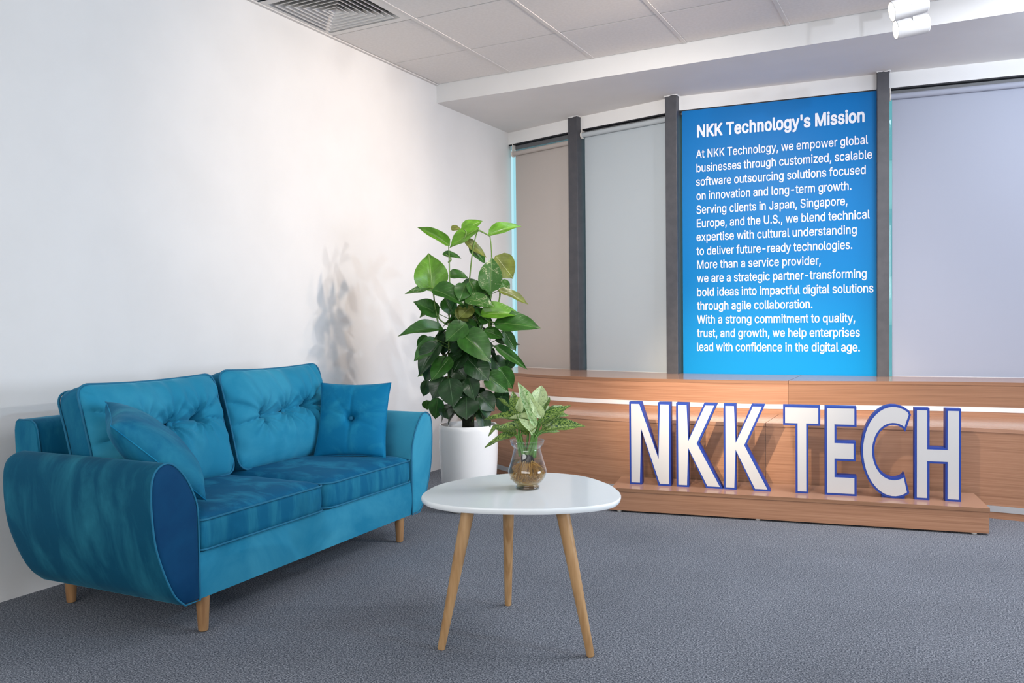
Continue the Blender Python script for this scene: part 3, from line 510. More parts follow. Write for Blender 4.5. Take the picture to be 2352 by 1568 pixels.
post(6, (4.30, 5.91), math.radians(12), 0.085, 0.12)

# something beyond the glass: a pale office block with green-tinted window bands
b = thing('office_building', 'pale green-tinted office block seen through the gap above the lilac blind', 'building', (9, 26, -12))
bm = bmesh.new(); box(bm, -8, 10, 0, 8, 0, 30); obj('wall', bm, new_mat('far_facade', (0.65, 0.82, 0.78), 0.7)[0], b)
gm = new_mat('far_glass', (0.35, 0.60, 0.60), 0.3)[0]
for fl in range(9):
    bm = bmesh.new(); box(bm, -7.6, 9.6, -0.08, 0.02, 1.0+3.3*fl, 2.9+3.3*fl); obj('window_band', bm, gm, b)

# ------------------------------------------------------------------ roller blinds
def roller_blind(i, x0, x1, z, mat, label, endcap=False, off=0.0):
    m, L = bay_mat(i)
    o = thing('roller_blind', label, 'blind', tuple(m @ Vector((x0, 0, 0))), math.atan2(m[1][0], m[0][0]), 'roller blinds on the window wall')
    w = x1-x0; r = 0.0185
    yc = 0.012+off
    bm = bmesh.new(); rot = Matrix.Translation((0, yc, z)) @ Matrix.Rotation(PI/2, 4, 'Y')
    lathe(bm, [(0, 0), (r, 0), (r, w), (0, w)], 24, rot)
    obj('roller_tube', bm, mat, o, True, 40)
    bm = bmesh.new()
    yb = yc+r*0.8                                   # the cloth hangs off the back of the tube down to a hem bar
    box(bm, 0.008, w-0.008, yb-0.0005, yb+0.0005, 0.66, z)
    obj('blind_cloth', bm, mat, o, True, 40)
    bm = bmesh.new(); box(bm, 0.008, w-0.008, yb-0.006, yb+0.006, 0.645, 0.668, bev=0.002); obj('hem_bar', bm, M['white_plastic'], o)
    for xx in (-0.008, w):
        bm = bmesh.new()
        lathe(bm, [(0, 0), (0.027, 0), (0.027, 0.008), (0, 0.008)], 24, Matrix.Translation((xx, yc, z)) @ Matrix.Rotation(PI/2, 4, 'Y'))
        box(bm, xx, xx+0.008, yc-0.010, yc+0.03, z, 2.4955, bev=0.001)
        obj('end_bracket', bm, M['white_plastic'], o, True, 35)
m0, L0 = bay_mat(0)
roller_blind(0, 0.046, L0-0.03, 2.416, M['blind_beige'], 'beige grey roller blind in the narrow bay beside the white left wall')
roller_blind(1, 0.062, bay_mat(1)[1]-0.05, 2.452, M['blind_grey'], 'pale blue-grey roller blind between the first two dark posts, left of the blue poster')
roller_blind(3, 0.030, bay_mat(3)[1]-0.05, 2.441, M['blind_lilac'], 'wide lilac-grey roller blind right of the blue poster')
roller_blind(4, 0.062, bay_mat(4)[1]-0.05, 2.441, M['blind_lilac'], 'wide lilac-grey roller blind in the bay past the last dark post')
# window 5/6 lie outside the frame
# ------------------------------------------------------------------ poster
mP, LP = bay_mat(2)
po = thing('mission_poster', 'tall blue poster with white mission text between two dark posts', 'poster', tuple(mP @ Vector((0.035, 0, 0))), math.atan2(mP[1][0], mP[0][0]))
PW = LP-0.07
bm = bmesh.new(); uv = bm.loops.layers.uv.verify()
r_ = box(bm, 0, PW, 0.0, 0.006, 0.64, 2.487)
for f in bm.faces:
    for l in f.loops: l[uv].uv = (l.vert.co.x/PW, (l.vert.co.z-0.64)/1.85)
obj('poster_panel', bm, M['poster'], po)
GLYPH_ORDER = " ',-.AEJKMNSTUWabcdefghilmnopqrstuvwxyz"
GL = dict(zip(GLYPH_ORDER, GLYPH_ROWS))
def contour_points(sp, n=3):
    out = []
    for i in range(len(sp)):
        p, q = sp[i], sp[(i+1) % len(sp)]
        b0, b1, b2, b3 = Vector((p[2], p[3])), Vector((p[4], p[5])), Vector((q[0], q[1])), Vector((q[2], q[3]))
        if (b3-b0).length < 0.5: continue
        straight = abs((b1-b0).cross(b3-b0)) < 2*(b3-b0).length and abs((b2-b0).cross(b3-b0)) < 2*(b3-b0).length
        m = 1 if straight else n
        for k in range(m):
            t = k/m; out.append((b0*(1-t)**3+b1*3*t*(1-t)**2+b2*3*t*t*(1-t)+b3*t**3)/1000)
    return out
CHAR = {}
def char_mesh(ch, weight):
    # filled outline plus a thin stroke along it that gives the letter its weight
    key = (ch, weight)
    if key in CHAR: return CHAR[key]
    cs = [contour_points(sp) for sp in GL[ch][1]]; tris = []
    def ar(c): return sum(c[i].x*c[(i+1) % len(c)].y-c[(i+1) % len(c)].x*c[i].y for i in range(len(c)))
    if cs:
        sg = 1 if ar(max(cs, key=lambda c: abs(ar(c)))) > 0 else -1
        outer = [c for c in cs if ar(c)*sg > 0]; holes = [c for c in cs if ar(c)*sg <= 0]
        for c in outer:
            x0, x1 = min(p.x for p in c), max(p.x for p in c); y0, y1 = min(p.y for p in c), max(p.y for p in c)
            g = [c]+[h for h in holes if min(p.x for p in h) >= x0 and max(p.x for p in h) <= x1 and min(p.y for p in h) >= y0 and max(p.y for p in h) <= y1]
            flat = [p for q in g for p in q]
            for t in tessellate_polygon([[Vector((p.x, p.y, 0)) for p in q] for q in g]):
                tris.append([(flat[k].x, flat[k].y, 0.0) for k in t])
        if weight > 0:
            for c in cs:
                n = len(c); k0 = len(tris)
                for i in range(n):
                    p, q = c[i], c[(i+1) % n]; d = (q-p)
                    if d.length < 1e-6: continue
                    d.normalize(); m = Vector((-d.y, d.x))*weight; e = d*weight*0.55
                    z = 1+(len(tris)-k0)*0.12; tris.append([(*(p-m-e), z), (*(q-m+e), z), (*(q+m+e), z), (*(p+m-e), z)])
    CHAR[key] = tris; return tris
def text_mesh(s, weight):
    bm = bmesh.new(); x = 0.0
    for ch in s:
        for poly in char_mesh(ch, weight): bm.faces.new([bm.verts.new((px+x, py, 0.0006+0.0001*pz)) for px, py, pz in poly])
        x += GL[ch][0]/1000+(0.006 if weight > 0.015 else 0.0)
    me = bpy.data.meshes.new('txt'); bm.to_mesh(me); bm.free()
    return me
pa, pb = FAC[2], FAC[3]
def poster_xy(px):
    w = on_line(px, pa, pb); l = po.matrix_basis.inverted() @ w; return l.x, l.z
def zz(x, y): return (1560+x/2.306, 200+y/2.306)
LINES = [("NKK Technology's Mission", 95, 265, 982, 190, 61, 0.026),
 ("At NKK Technology, we empower global", 90, 376, 1000, 0, 0, 0),
 ("businesses through customized, scalable", 92, 450, 1022, 0, 0, 0),
 ("software outsourcing solutions focused", 90, 523, 988, 0, 0, 0),
 ("on innovation and long-term growth.", 92, 597, 912, 0, 0, 0),
 ("Serving clients in Japan, Singapore,", 92, 671, 891, 0, 0, 0),
 ("Europe, and the U.S., we blend technical", 94, 743, 1010, 0, 0, 0),
 ("expertise with cultural understanding", 92, 815, 940, 0, 0, 0),
 ("to deliver future-ready technologies.", 92, 889, 917, 0, 0, 0),
 ("More than a service provider,", 95, 961, 750, 0, 0, 0),
 ("we are a strategic partner-transforming", 95, 1033, 993, 0, 0, 0),
 ("bold ideas into impactful digital solutions", 95, 1106, 1029, 0, 0, 0),
 ("through agile collaboration.", 95, 1179, 706, 0, 0, 0),
 ("With a strong commitment to quality,", 95, 1251, 932, 0, 0, 0),
 ("trust, and growth, we help enterprises", 95, 1323, 957, 0, 0, 0),
 ("lead with confidence in the digital age.", 95, 1396, 957, 0, 0, 0)]
for s, xl, yb_, xr, _, caph, off in LINES:
    me = text_mesh(s, off if off else 0.009)
    xs = [v.co.x for v in me.vertices]; a, b_ = min(xs), max(xs)
    x0, z0 = poster_xy(zz(xl, yb_)); x1 = poster_xy(zz(xr, yb_-40))[0]
    if caph: zt = poster_xy(zz(xl, yb_-caph))[1]; sz = (zt-z0)/0.509
    else:
        zt = poster_xy(zz(xl, yb_-42.5))[1]; sz = (zt-z0)/0.509
    sx = (x1-x0)/(b_-a)
    bm = bmesh.new(); bm.from_mesh(me); bpy.data.meshes.remove(me)
    for v in bm.verts: v.co = Vector((x0+(v.co.x-a)*sx, -0.0009-v.co.z, z0+v.co.y*sz))
    o = obj('heading_text' if caph else 'text_line', bm, M['print_white'], po); o['kind'] = 'stuff'

# ------------------------------------------------------------------ air diffuser
v = thing('air_diffuser', 'square white ceiling air diffuser with concentric louvres beside the left wall', 'air vent', (X0+0.3, Y0-0.3, ZC))
def sq_ring(bm, r0, z0, r1, z1, th=0.002):
    # a sloping square collar from half-size r0 at z0 to half-size r1 at z1
    c = [(-1, -1), (1, -1), (1, 1), (-1, 1)]
    L = [[bm.verts.new((x*r, y*r, z)) for x, y in c] for r, z in ((r0, z0), (r1, z1), (r1+th, z1+th), (r0+th, z0+th*.2))]
    for a in range(4):
        A_, B_ = L[a], L[(a+1) % 4]
        for k in range(4): bm.faces.new((A_[k], A_[(k+1) % 4], B_[(k+1) % 4], B_[k]))
bm = bmesh.new()
sq_ring(bm, 0.288, 0.0, 0.247, 0.0, 0.004); sq_ring(bm, 0.2505, 0.0, 0.228, 0.035, 0.0015)
obj('vent_frame', bm, M['vent'], v)
for k in range(6):
    r = 0.218-0.034*k
    bm = bmesh.new(); sq_ring(bm, r, -0.002, r-0.030, 0.030, 0.0025)
    sq_ring(bm, r+0.004, -0.0025, r, -0.0025, 0.0015)
    obj('louvre', bm, M['vent'], v)
bm = bmesh.new()
c = [bm.verts.new(p) for p in ((-.028, -.028, -.002), (.028, -.028, -.002), (.028, .028, -.002), (-.028, .028, -.002))]; t = bm.verts.new((0, 0, 0.03))
for k in range(4): bm.faces.new((c[k], c[(k+1) % 4], t))
obj('louvre_core', bm, M['vent'], v)
bm = bmesh.new(); box(bm, -0.25, 0.25, -0.25, 0.25, 0.036, 0.20)
for f in list(bm.faces):
    if f.normal.z < -0.5: bmesh.ops.delete(bm, geom=[f], context='FACES'); break
obj('vent_box', bm, M['black'], v)

# ------------------------------------------------------------------ two track heads
def head(front, back, label):
    F_ = Vector(front); B_ = Vector(back); ax = (F_-B_); L = ax.length; ax.normalize()
    o = thing('track_spotlight', label, 'spotlight', tuple(F_), 0, 'white track spotlights by the soffit')
    q = ax.to_track_quat('Z', 'Y').to_matrix().to_4x4()      # local z = beam direction, origin at the front rim
    R_ = 0.047
    bm = bmesh.new(); lathe(bm, [(0, -L), (R_-0.004, -L), (R_, -L+0.005), (R_, -0.001), (R_-0.001, 0), (R_-0.004, 0), (R_-0.005, -0.010), (0, -0.010)], 40, q)
    obj('lamp_body', bm, M['spot_white'], o, True, 35)
    me = bmesh.new(); lathe(me, [(0, -0.004), (R_-0.0052, -0.004), (R_-0.0052, -0.008), (0, -0.008)], 32, q)
    em, nt, b_ = new_mat('lamp_glow', (1, 1, 1)); b_.inputs['Emission Color'].default_value = (1.0, 0.90, 0.72, 1); b_.inputs['Emission Strength'].default_value = 6.0
    obj('lamp_lens', me, em, o)
    side = Vector((0, -1, 0)); mid = -ax*(L*0.60)
    bm = bmesh.new(); kq = side.to_track_quat('Z', 'Y').to_matrix().to_4x4()
    lathe(bm, [(0, R_-0.002), (0.009, R_-0.002), (0.009, R_+0.004)] + [(0, R_+0.004)], 16, Matrix.Translation(mid) @ kq)
    obj('pivot_knob', bm, M['spot_white'], o, True, 30)
    bm = bmesh.new(); p = mid+side*(R_+0.0015)
    box(bm, p.x-0.007, p.x+0.007, p.y-0.001, p.y+0.001, p.z, ZC-0.06-F_.z)
    box(bm, p.x-0.007, p.x+0.007, p.y-0.001, p.y+R_+0.02, ZC-0.063-F_.z, ZC-0.06-F_.z)
    box(bm, p.x-0.018, p.x+0.018, p.y+R_-0.04, p.y+R_+0.06, ZC-0.06-F_.z, ZC-0.03-F_.z, bev=0.003)
    obj('lamp_bracket', bm, M['spot_white'], o)
head(at((2048, 27), 3.90), at((2127, 4), 3.874), 'white cylindrical track spotlight, the upper one cut by the picture top')
head(at((2057, 69), 4.15), at((2131, 53), 4.124), 'white cylindrical track spotlight just below its twin at the top')
tk = thing('lighting_track', 'white lighting track on the ceiling carrying the two spotlights', 'track', (3.07, 3.9, ZC))
bm = bmesh.new(); box(bm, -0.018, 0.018, -0.9, 1.02, -0.030, -0.001, bev=0.002); obj('track_rail', bm, M['spot_white'], tk)

# ------------------------------------------------------------------ two-tier curved counter
ct = thing('curved_counter', 'long curved two-tier wood-grain counter under the windows with pale strips', 'counter', (0, 0, 0))
UP = spline([(0.0, 5.62, 0), (0.39, 5.37, 0), (0.86, 5.165, 0), (1.39, 5.115, 0), (2.03, 5.14, 0), (2.40, 5.21, 0), (2.80, 5.315, 0), (3.14, 5.405, 0), (3.60, 5.455, 0), (4.2, 5.42, 0), (5.0, 5.2, 0)], 8)
LO = spline([(0.0, 5.30, 0), (0.45, 4.97, 0), (0.80, 4.78, 0), (1.10, 4.69, 0), (1.52, 4.635, 0), (2.14, 4.695, 0), (2.76, 4.805, 0), (3.14, 4.89, 0), (3.30, 4.912, 0), (3.56, 4.903, 0), (4.0, 4.82, 0), (4.7, 4.55, 0)], 8)
def offs(path, d):
    out = []
    for i, p in enumerate(path):
        t = (path[min(i+1, len(path)-1)]-path[max(i-1, 0)]).normalized(); out.append(p+Vector((-t.y, t.x, 0))*d)
    return out
def cut(path, xa, xb):
    o = []
    def interp(x):
        for a, b_ in zip(path[:-1], path[1:]):
            if a.x <= x <= b_.x and b_.x > a.x: return a.lerp(b_, (x-a.x)/(b_.x-a.x))
        return path[-1].copy() if x > path[-1].x else path[0].copy()
    return [interp(xa)] + [p for p in path if xa+0.004 < p.x < xb-0.004] + [interp(xb)]
def band(name, path, back, z0, z1, mat, front=0.0, bev=0.0):
    # a solid strip following the path: front face at offset -front, back at `back` (depth or list of points)
    f = offs(path, -front) if front else path
    k = offs(path, back) if not isinstance(back, list) else back
    bm = bmesh.new(); uv = bm.loops.layers.uv.verify(); s = [0.0]
    for a, b_ in zip(f[:-1], f[1:]): s.append(s[-1]+(b_-a).length)
    R_ = []
    for p, q in zip(f, k):
        R_.append([bm.verts.new((p.x, p.y, z0)), bm.verts.new((p.x, p.y, z1)), bm.verts.new((q.x, q.y, z1)), bm.verts.new((q.x, q.y, z0))])
    off0 = f[0].x*1.03
    for i in range(len(R_)-1):
        for e in range(4):
            a, b_ = R_[i][e], R_[i][(e+1) % 4]; c_, d_ = R_[i+1][(e+1) % 4], R_[i+1][e]
            fc = bm.faces.new((a, b_, c_, d_))
            for l in fc.loops:
                i_ = i if l.vert in R_[i] else i+1
                l[uv].uv = (s[i_]+off0, l.vert.co.z if e in (0, 2) else l.vert.co.y*1.0)
    bm.faces.new(R_[0]); bm.faces.new(R_[-1][::-1])
    return obj(name, bm, mat, ct)
def wall_back(path):
    o = []
    for p in path:
        for (a, b_) in zip(FAC[:-1], FAC[1:]):
            if a[0] <= p.x <= b_[0]: t = (p.x-a[0])/(b_[0]-a[0]); o.append(Vector((p.x, a[1]+(b_[1]-a[1])*t-0.004, 0))); break
    return o
ZT = 0.668; ZL = 0.465
SEAM_U = 2.345; SEAM_L = 2.30
for xa, xb in ((0.012, SEAM_U-0.0015), (SEAM_U+0.0015, 4.3)):
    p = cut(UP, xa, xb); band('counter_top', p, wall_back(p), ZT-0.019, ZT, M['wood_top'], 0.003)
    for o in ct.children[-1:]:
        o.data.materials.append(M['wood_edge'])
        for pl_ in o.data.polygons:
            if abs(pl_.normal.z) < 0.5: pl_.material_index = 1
for xa, xb in ((0.012, SEAM_U-0.0008), (SEAM_U+0.0008, 4.3)):
    band('upper_panel', cut(UP, xa, xb), 0.02, 0.525, ZT-0.0195, M['wood'])
band('pale_strip', cut(UP, 0.012, 4.3), 0.018, 0.497, 0.5245, M['white_strip'], 0.003)
band('upper_base_panel', cut(UP, 0.012, 4.3), 0.02, ZL-0.01, 0.4965, M['wood'])
for xa, xb in ((0.012, SEAM_L-0.0015), (SEAM_L+0.0015, 4.3)):
    p = cut(LO, xa, xb); q = [Vector((a.x, a.y, 0)) for a in offs(cut(UP, xa, xb), 0.03)]
    # resample the rear line to the same count
    def res(path, n):
        L_ = [0.0]
        for a, b_ in zip(path[:-1], path[1:]): L_.append(L_[-1]+(b_-a).length)
        o = []
        for k in range(n):
            t = L_[-1]*k/(n-1); j = max(0, min(len(L_)-2, next((i for i in range(len(L_)-1) if L_[i+1] >= t), len(L_)-2)))
            o.append(path[j].lerp(path[j+1], (t-L_[j])/max(1e-9, L_[j+1]-L_[j])))
        return o
    n = 60
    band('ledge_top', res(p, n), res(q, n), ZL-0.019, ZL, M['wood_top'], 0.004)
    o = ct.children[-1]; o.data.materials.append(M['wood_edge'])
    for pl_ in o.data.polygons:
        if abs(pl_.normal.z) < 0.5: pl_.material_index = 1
for xa, xb in ((0.012, SEAM_L-0.0008), (SEAM_L+0.0008, 4.3)):
    band('lower_panel', cut(LO, xa, xb), 0.02, 0.068, ZL-0.0195, M['wood'])
band('steel_strip', cut(LO, 0.012, 4.3), 0.018, 0.036, 0.0675, M['steel_strip'], 0.004)
band('toe_kick', cut(LO, 0.012, 4.3), 0.02, 0.0, 0.0355, M['wood'])

# ------------------------------------------------------------------ plinth and the letters on it
PA = Vector((1.558, 4.237)); PB = Vector((3.373, 4.521)); PANG = math.atan2(PB.y-PA.y, PB.x-PA.x)
ZP = 0.132
pl = thing('display_plinth', 'low wooden plinth in front of the counter carrying the blue and white letters', 'plinth', (PA.x, PA.y, 0), PANG)
PLW = (PB-PA).length
# back edge is skewed to follow the counter
bm = bmesh.new(); uv = bm.loops.layers.uv.verify()
DL, DR = 0.335, 0.36
top = [(0.012, -0.006), (PLW+0.002, -0.006), (PLW-0.0, DR), (0.0, DL)]
ngon_prism(bm, top, lambda p: Vector((p[0], p[1], ZP)), lambda p: Vector((p[0], p[1], ZP-0.018)))
for f in bm.faces:
    for l in f.loops: l[uv].uv = (l.vert.co.x, l.vert.co.y if abs(f.normal.z) > .5 else l.vert.co.z)
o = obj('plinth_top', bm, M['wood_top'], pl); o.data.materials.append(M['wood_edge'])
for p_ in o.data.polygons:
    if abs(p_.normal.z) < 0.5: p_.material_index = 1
bm = bmesh.new(); box(bm, 0.0, PLW, 0.0, 0.018, 0.010, ZP-0.0185); obj('front_panel', bm, M['wood'], pl)
for x, d in ((0.0, DL-0.02), (PLW-0.018, DR-0.02)):
    bm = bmesh.new(); box(bm, x, x+0.018, 0.0185, d, 0.010, ZP-0.0185); obj('side_panel', bm, M['wood'], pl)
for x in (0.05, PLW/2-0.14, PLW-0.06):
    for y in (0.022, 0.28):
        bm = bmesh.new(); lathe(bm, [(0, 0), (0.012, 0), (0.012, 0.0098), (0, 0.0098)], 16, Matrix.Translation((x, y, 0))); obj('glide', bm, M['white_plastic'], pl)
LA = Vector((1.636, 4.374)); LB = Vector((3.253, 4.616)); LANG = math.atan2(LB.y-LA.y, LB.x-LA.x)
def arc_c():
    cx, cy = 0.0, 0.5; pts = []
    for k in range(33): t = math.radians(54+(306-54)*k/32); pts.append((0.655+0.655*math.cos(t), 0.5+0.517*math.sin(t)))
    pts[0] = (1.0, 0.912); pts[-1] = (0.965, 0.058)
    inn = []
    for k in range(33): t = math.radians(306-(306-52)*k/32); inn.append((0.655+0.385*math.cos(t), 0.5+0.295*math.sin(t)))
    inn[0] = (0.866, 0.270); inn[-1] = (0.885, 0.722)
    return pts+inn
def arc_fix(p): return p
GLY = {
 'N': [(0, 0), (.295, 0), (.295, .66), (.70, 0), (1, 0), (1, 1), (.70, 1), (.70, .34), (.28, 1), (0, 1)],
 'K': [(0, 0), (.27, 0), (.27, .44), (.64, 0), (1, 0), (.49, .525), (.885, 1), (.60, 1), (.27, .575), (.27, 1), (0, 1)],
 'T': [(.335, 0), (.68, 0), (.68, .775), (1, .775), (1, 1), (0, 1), (0, .775), (.335, .775)],
 'E': [(0, 0), (1, 0), (1, .225), (.375, .225), (.375, .39), (.975, .39), (.975, .61), (.375, .61), (.375, .775), (1, .775), (1, 1), (0, 1)],
 'C': arc_c(),
 'H': [(0, 0), (.325, 0), (.325, .403), (.665, .403), (.665, 0), (1, 0), (1, 1), (.665, 1), (.665, .577), (.325, .577), (.325, 1), (0, 1)]}
def s_at(px):
    w = on_line(px, tuple(LA), tuple(LB)); return (w.xy-LA).length if (w.x >= LA.x) else -(w.xy-LA).length
LET = [('N', 1446.5, 1541.5, 'first sign letter, the N with a blue edge at the left end of the plinth'),
       ('K', 1554, 1661, 'sign letter K beside the N, white face and blue edge'),
       ('K', 1662.5, 1770.5, 'sign letter K next to the wide gap before the T'),
       ('T', 1799, 1884.5, 'sign letter T after the gap, white face and blue edge'),
       ('E', 1894.5, 1967.5, 'sign letter E between the T and the round C'),
       ('C', 1977.5, 2092.5, 'round sign letter C between the E and the H'),
       ('H', 2100.5, 2207.5, 'last sign letter, the H at the right end of the plinth')]
LH = 0.459
for ch, xa, xb, lab in LET:
    s0, s1 = s_at((xa, 1130)), s_at((xb, 1130)); w = s1-s0
    pos = LA+(LB-LA).normalized()*s0
    o = thing('sign_letter', lab, 'sign letter', (pos.x, pos.y, ZP), LANG, 'letters on the plinth')
    z0, hh = (0.0, LH)
    if ch == 'C': z0 = 0.008
    P = [(x*w, z0+y*(hh if ch != 'C' else hh-0.002)) for x, y in GLY[ch]]
    if ch == 'C': P = [(x, max(0.0004, z)) for x, z in P]
    bm = bmesh.new(); ngon_prism(bm, P, lambda p: Vector((p[0], 0, p[1])), lambda p: Vector((p[0], 0.062, p[1])))
    obj('letter_body', bm, M['letter_blue'], o)
    Q = inset_poly(P, 0.0105)
    bm = bmesh.new(); ngon_prism(bm, Q, lambda p: Vector((p[0], -0.0012, p[1])), lambda p: Vector((p[0], 0.004, p[1])))
    obj('letter_face', bm, M['letter_white'], o)
    if ch == 'C':
        bm = bmesh.new(); box(bm, w*.42, w*.88, 0.008, 0.056, 0, 0.012); obj('letter_foot', bm, M['letter_blue'], o)
# ------------------------------------------------------------------ sofa  (local x = along the seat away from the camera, y = towards the wall)
so = thing('sofa', 'blue velvet two-seat sofa with flared arms against the white wall', 'sofa', (0.97, 1.765, 0), math.radians(92))
S0 = Matrix.Translation((0.97, 1.765, 0)) @ Matrix.Rotation(math.radians(92), 4, 'Z'); S0i = S0.inverted()
def sofa_front(px, b=0.0):
    a = S0 @ Vector((0, b, 0)); c = S0 @ Vector((1, b, 0)); w = S0i @ on_line(px, a.xy, c.xy); return (w.x, w.z)
PANEL = [(0.193, 0.121), (0.193, 0.30), (0.192, 0.400), (0.186, 0.452), (0.163, 0.508), (0.138, 0.549), (0.107, 0.583), (0.082, 0.600), (0.058, 0.604), (0.033, 0.596), (0.014, 0.578), (0.003, 0.545), (0.000, 0.490),
         (0.003, 0.425), (0.013, 0.350), (0.032, 0.285), (0.060, 0.215), (0.090, 0.160), (0.128, 0.122)]
def arm_outline(mir):
    c = [Vector((p[0], p[1], 0)) for p in PANEL[2:]]
    s = [Vector((PANEL[0][0], PANEL[0][1], 0)), Vector((PANEL[1][0], PANEL[1][1], 0))] + spline(c, 5)
    s = [(p.x, p.y) for p in s]
    if mir: s = [(1.703-x, z) for x, z in s]
    return s
def arm(mir, front_mat):
    P = arm_outline(mir); n = len(P)
    cx = sum(p[0] for p in P)/n; cz = sum(p[1] for p in P)/n
    # rings from front to back; the edge rounds over at the rear
    ys = [(0.0, 0.965), (0.006, 0.99), (0.016, 1.0)] + [(0.05+0.66*k/10, 1.0) for k in range(11)] + [(0.722, 0.985), (0.736, 0.95), (0.742, 0.90)]
    bm = bmesh.new(); R_ = []
    for y, s in ys:
        ring = []
        for i, (x, z) in enumerate(P):
            xx = cx+(x-cx)*s; zz_ = cz+(z-cz)*s
            # slack velvet: shallow vertical folds low on the outer side
            outer = (x < 0.10) if not mir else (x > 1.603)
            if outer and 0.05 < y < 0.70 and z < 0.5:
                wv = 0.0035*math.sin(y*52+z*6)*max(0, 1-abs(z-0.25)/0.22)*(1-y*0.4)
                xx += wv*(1 if mir else -1)
            ring.append(bm.verts.new((xx, y, zz_)))
        R_.append(ring)
    for A_, B_ in zip(R_[:-1], R_[1:]):
        for i in range(n): bm.faces.new((A_[i], A_[(i+1) % n], B_[(i+1) % n], B_[i]))
    bm.faces.new(R_[-1])
    bm.faces.new(R_[0][::-1])
    a = obj('armrest', bm, M['velvet_arm_shaded'] if not mir else M['velvet_cushion_lit'], so, True, 60)
    # front facing panel, softly domed
    bm = bmesh.new(); Q = [(cx+(x-cx)*0.955, cz+(z-cz)*0.985) for x, z in P]
    rings = []
    for s, y in ((1.0, 0.004), (0.97, -0.003), (0.8, -0.006), (0.45, -0.008)):
        rings.append([bm.verts.new((cx+(x-cx)*s, y, cz+(z-cz)*s)) for x, z in Q])
    for A_, B_ in zip(rings[:-1], rings[1:]):
        for i in range(n): bm.faces.new((A_[i], A_[(i+1) % n], B_[(i+1) % n], B_[i]))
    bm.faces.new(rings[-1])
    obj('arm_front_panel', bm, front_mat, a, True, 60)
    bm = bmesh.new(); tube(bm, [(x, -0.001, z) for x, z in [(cx+(x-cx)*0.985, cz+(z-cz)*0.995) for x, z in P]], 0.0035, 6, closed=True)
    obj('arm_piping', bm, M['piping'], a, True)
    return a
arm(False, M['velvet_panel_shaded']); arm(True, M['velvet_cushion_lit'])
# seat base
bm = bmesh.new()
nx, nz = 30, 8
g = [[bm.verts.new((0.190+1.322*i/nx, 0.004-0.006*math.sin(PI*k/nz), 0.124+0.156*k/nz)) for k in range(nz+1)] for i in range(nx+1)]
for i in range(nx):
    for k in range(nz): bm.faces.new((g[i][k], g[i+1][k], g[i+1][k+1], g[i][k+1]))
box(bm, 0.190, 1.512, 0.005, 0.86, 0.124, 0.280, bev=0.006)
obj('seat_base', bm, M['velvet'], so, True, 40)
# back frame behind the cushions
def rounded(x0, x1, y0, y1, r, n=6):
    o = []
    for cx, cy, a in ((x1-r, y1-r, 0), (x0+r, y1-r, 90), (x0+r, y0+r, 180), (x1-r, y0+r, 270)):
        for k in range(n+1): t = math.radians(a+90*k/n); o.append((cx+r*math.cos(t), cy+r*math.sin(t)))
    return o
bm = bmesh.new()
prof = [(0.710, 0.40), (0.720, 0.55), (0.740, 0.665), (0.752, 0.690), (0.775, 0.702), (0.845, 0.702), (0.862, 0.692), (0.868, 0.66), (0.862, 0.45), (0.855, 0.36), (0.72, 0.36)]
for_ = [0.135, 0.142, 0.155, 0.5, 1.0, 1.545, 1.558, 1.565]; sc_ = [0.93, 0.98, 1, 1, 1, 1, 0.98, 0.93]
cy = sum(p[0] for p in prof)/len(prof); cz = 0.45; R_ = []
for x, s in zip(for_, sc_): R_.append([bm.verts.new((x, cy+(y-cy)*s, cz+(z-cz)*(1-(1-s)*0.2))) for y, z in prof])
for A_, B_ in zip(R_[:-1], R_[1:]):
    for i in range(len(prof)): bm.faces.new((A_[i], A_[(i+1) % len(prof)], B_[(i+1) % len(prof)], B_[i]))
bm.faces.new(R_[0]); bm.faces.new(R_[-1][::-1])
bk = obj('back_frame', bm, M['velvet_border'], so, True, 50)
bm = bmesh.new(); tube(bm, [(0.141, y, z) for y, z in prof[1:9]], 0.003, 6); obj('back_seam', bm, M['piping'], bk, True)
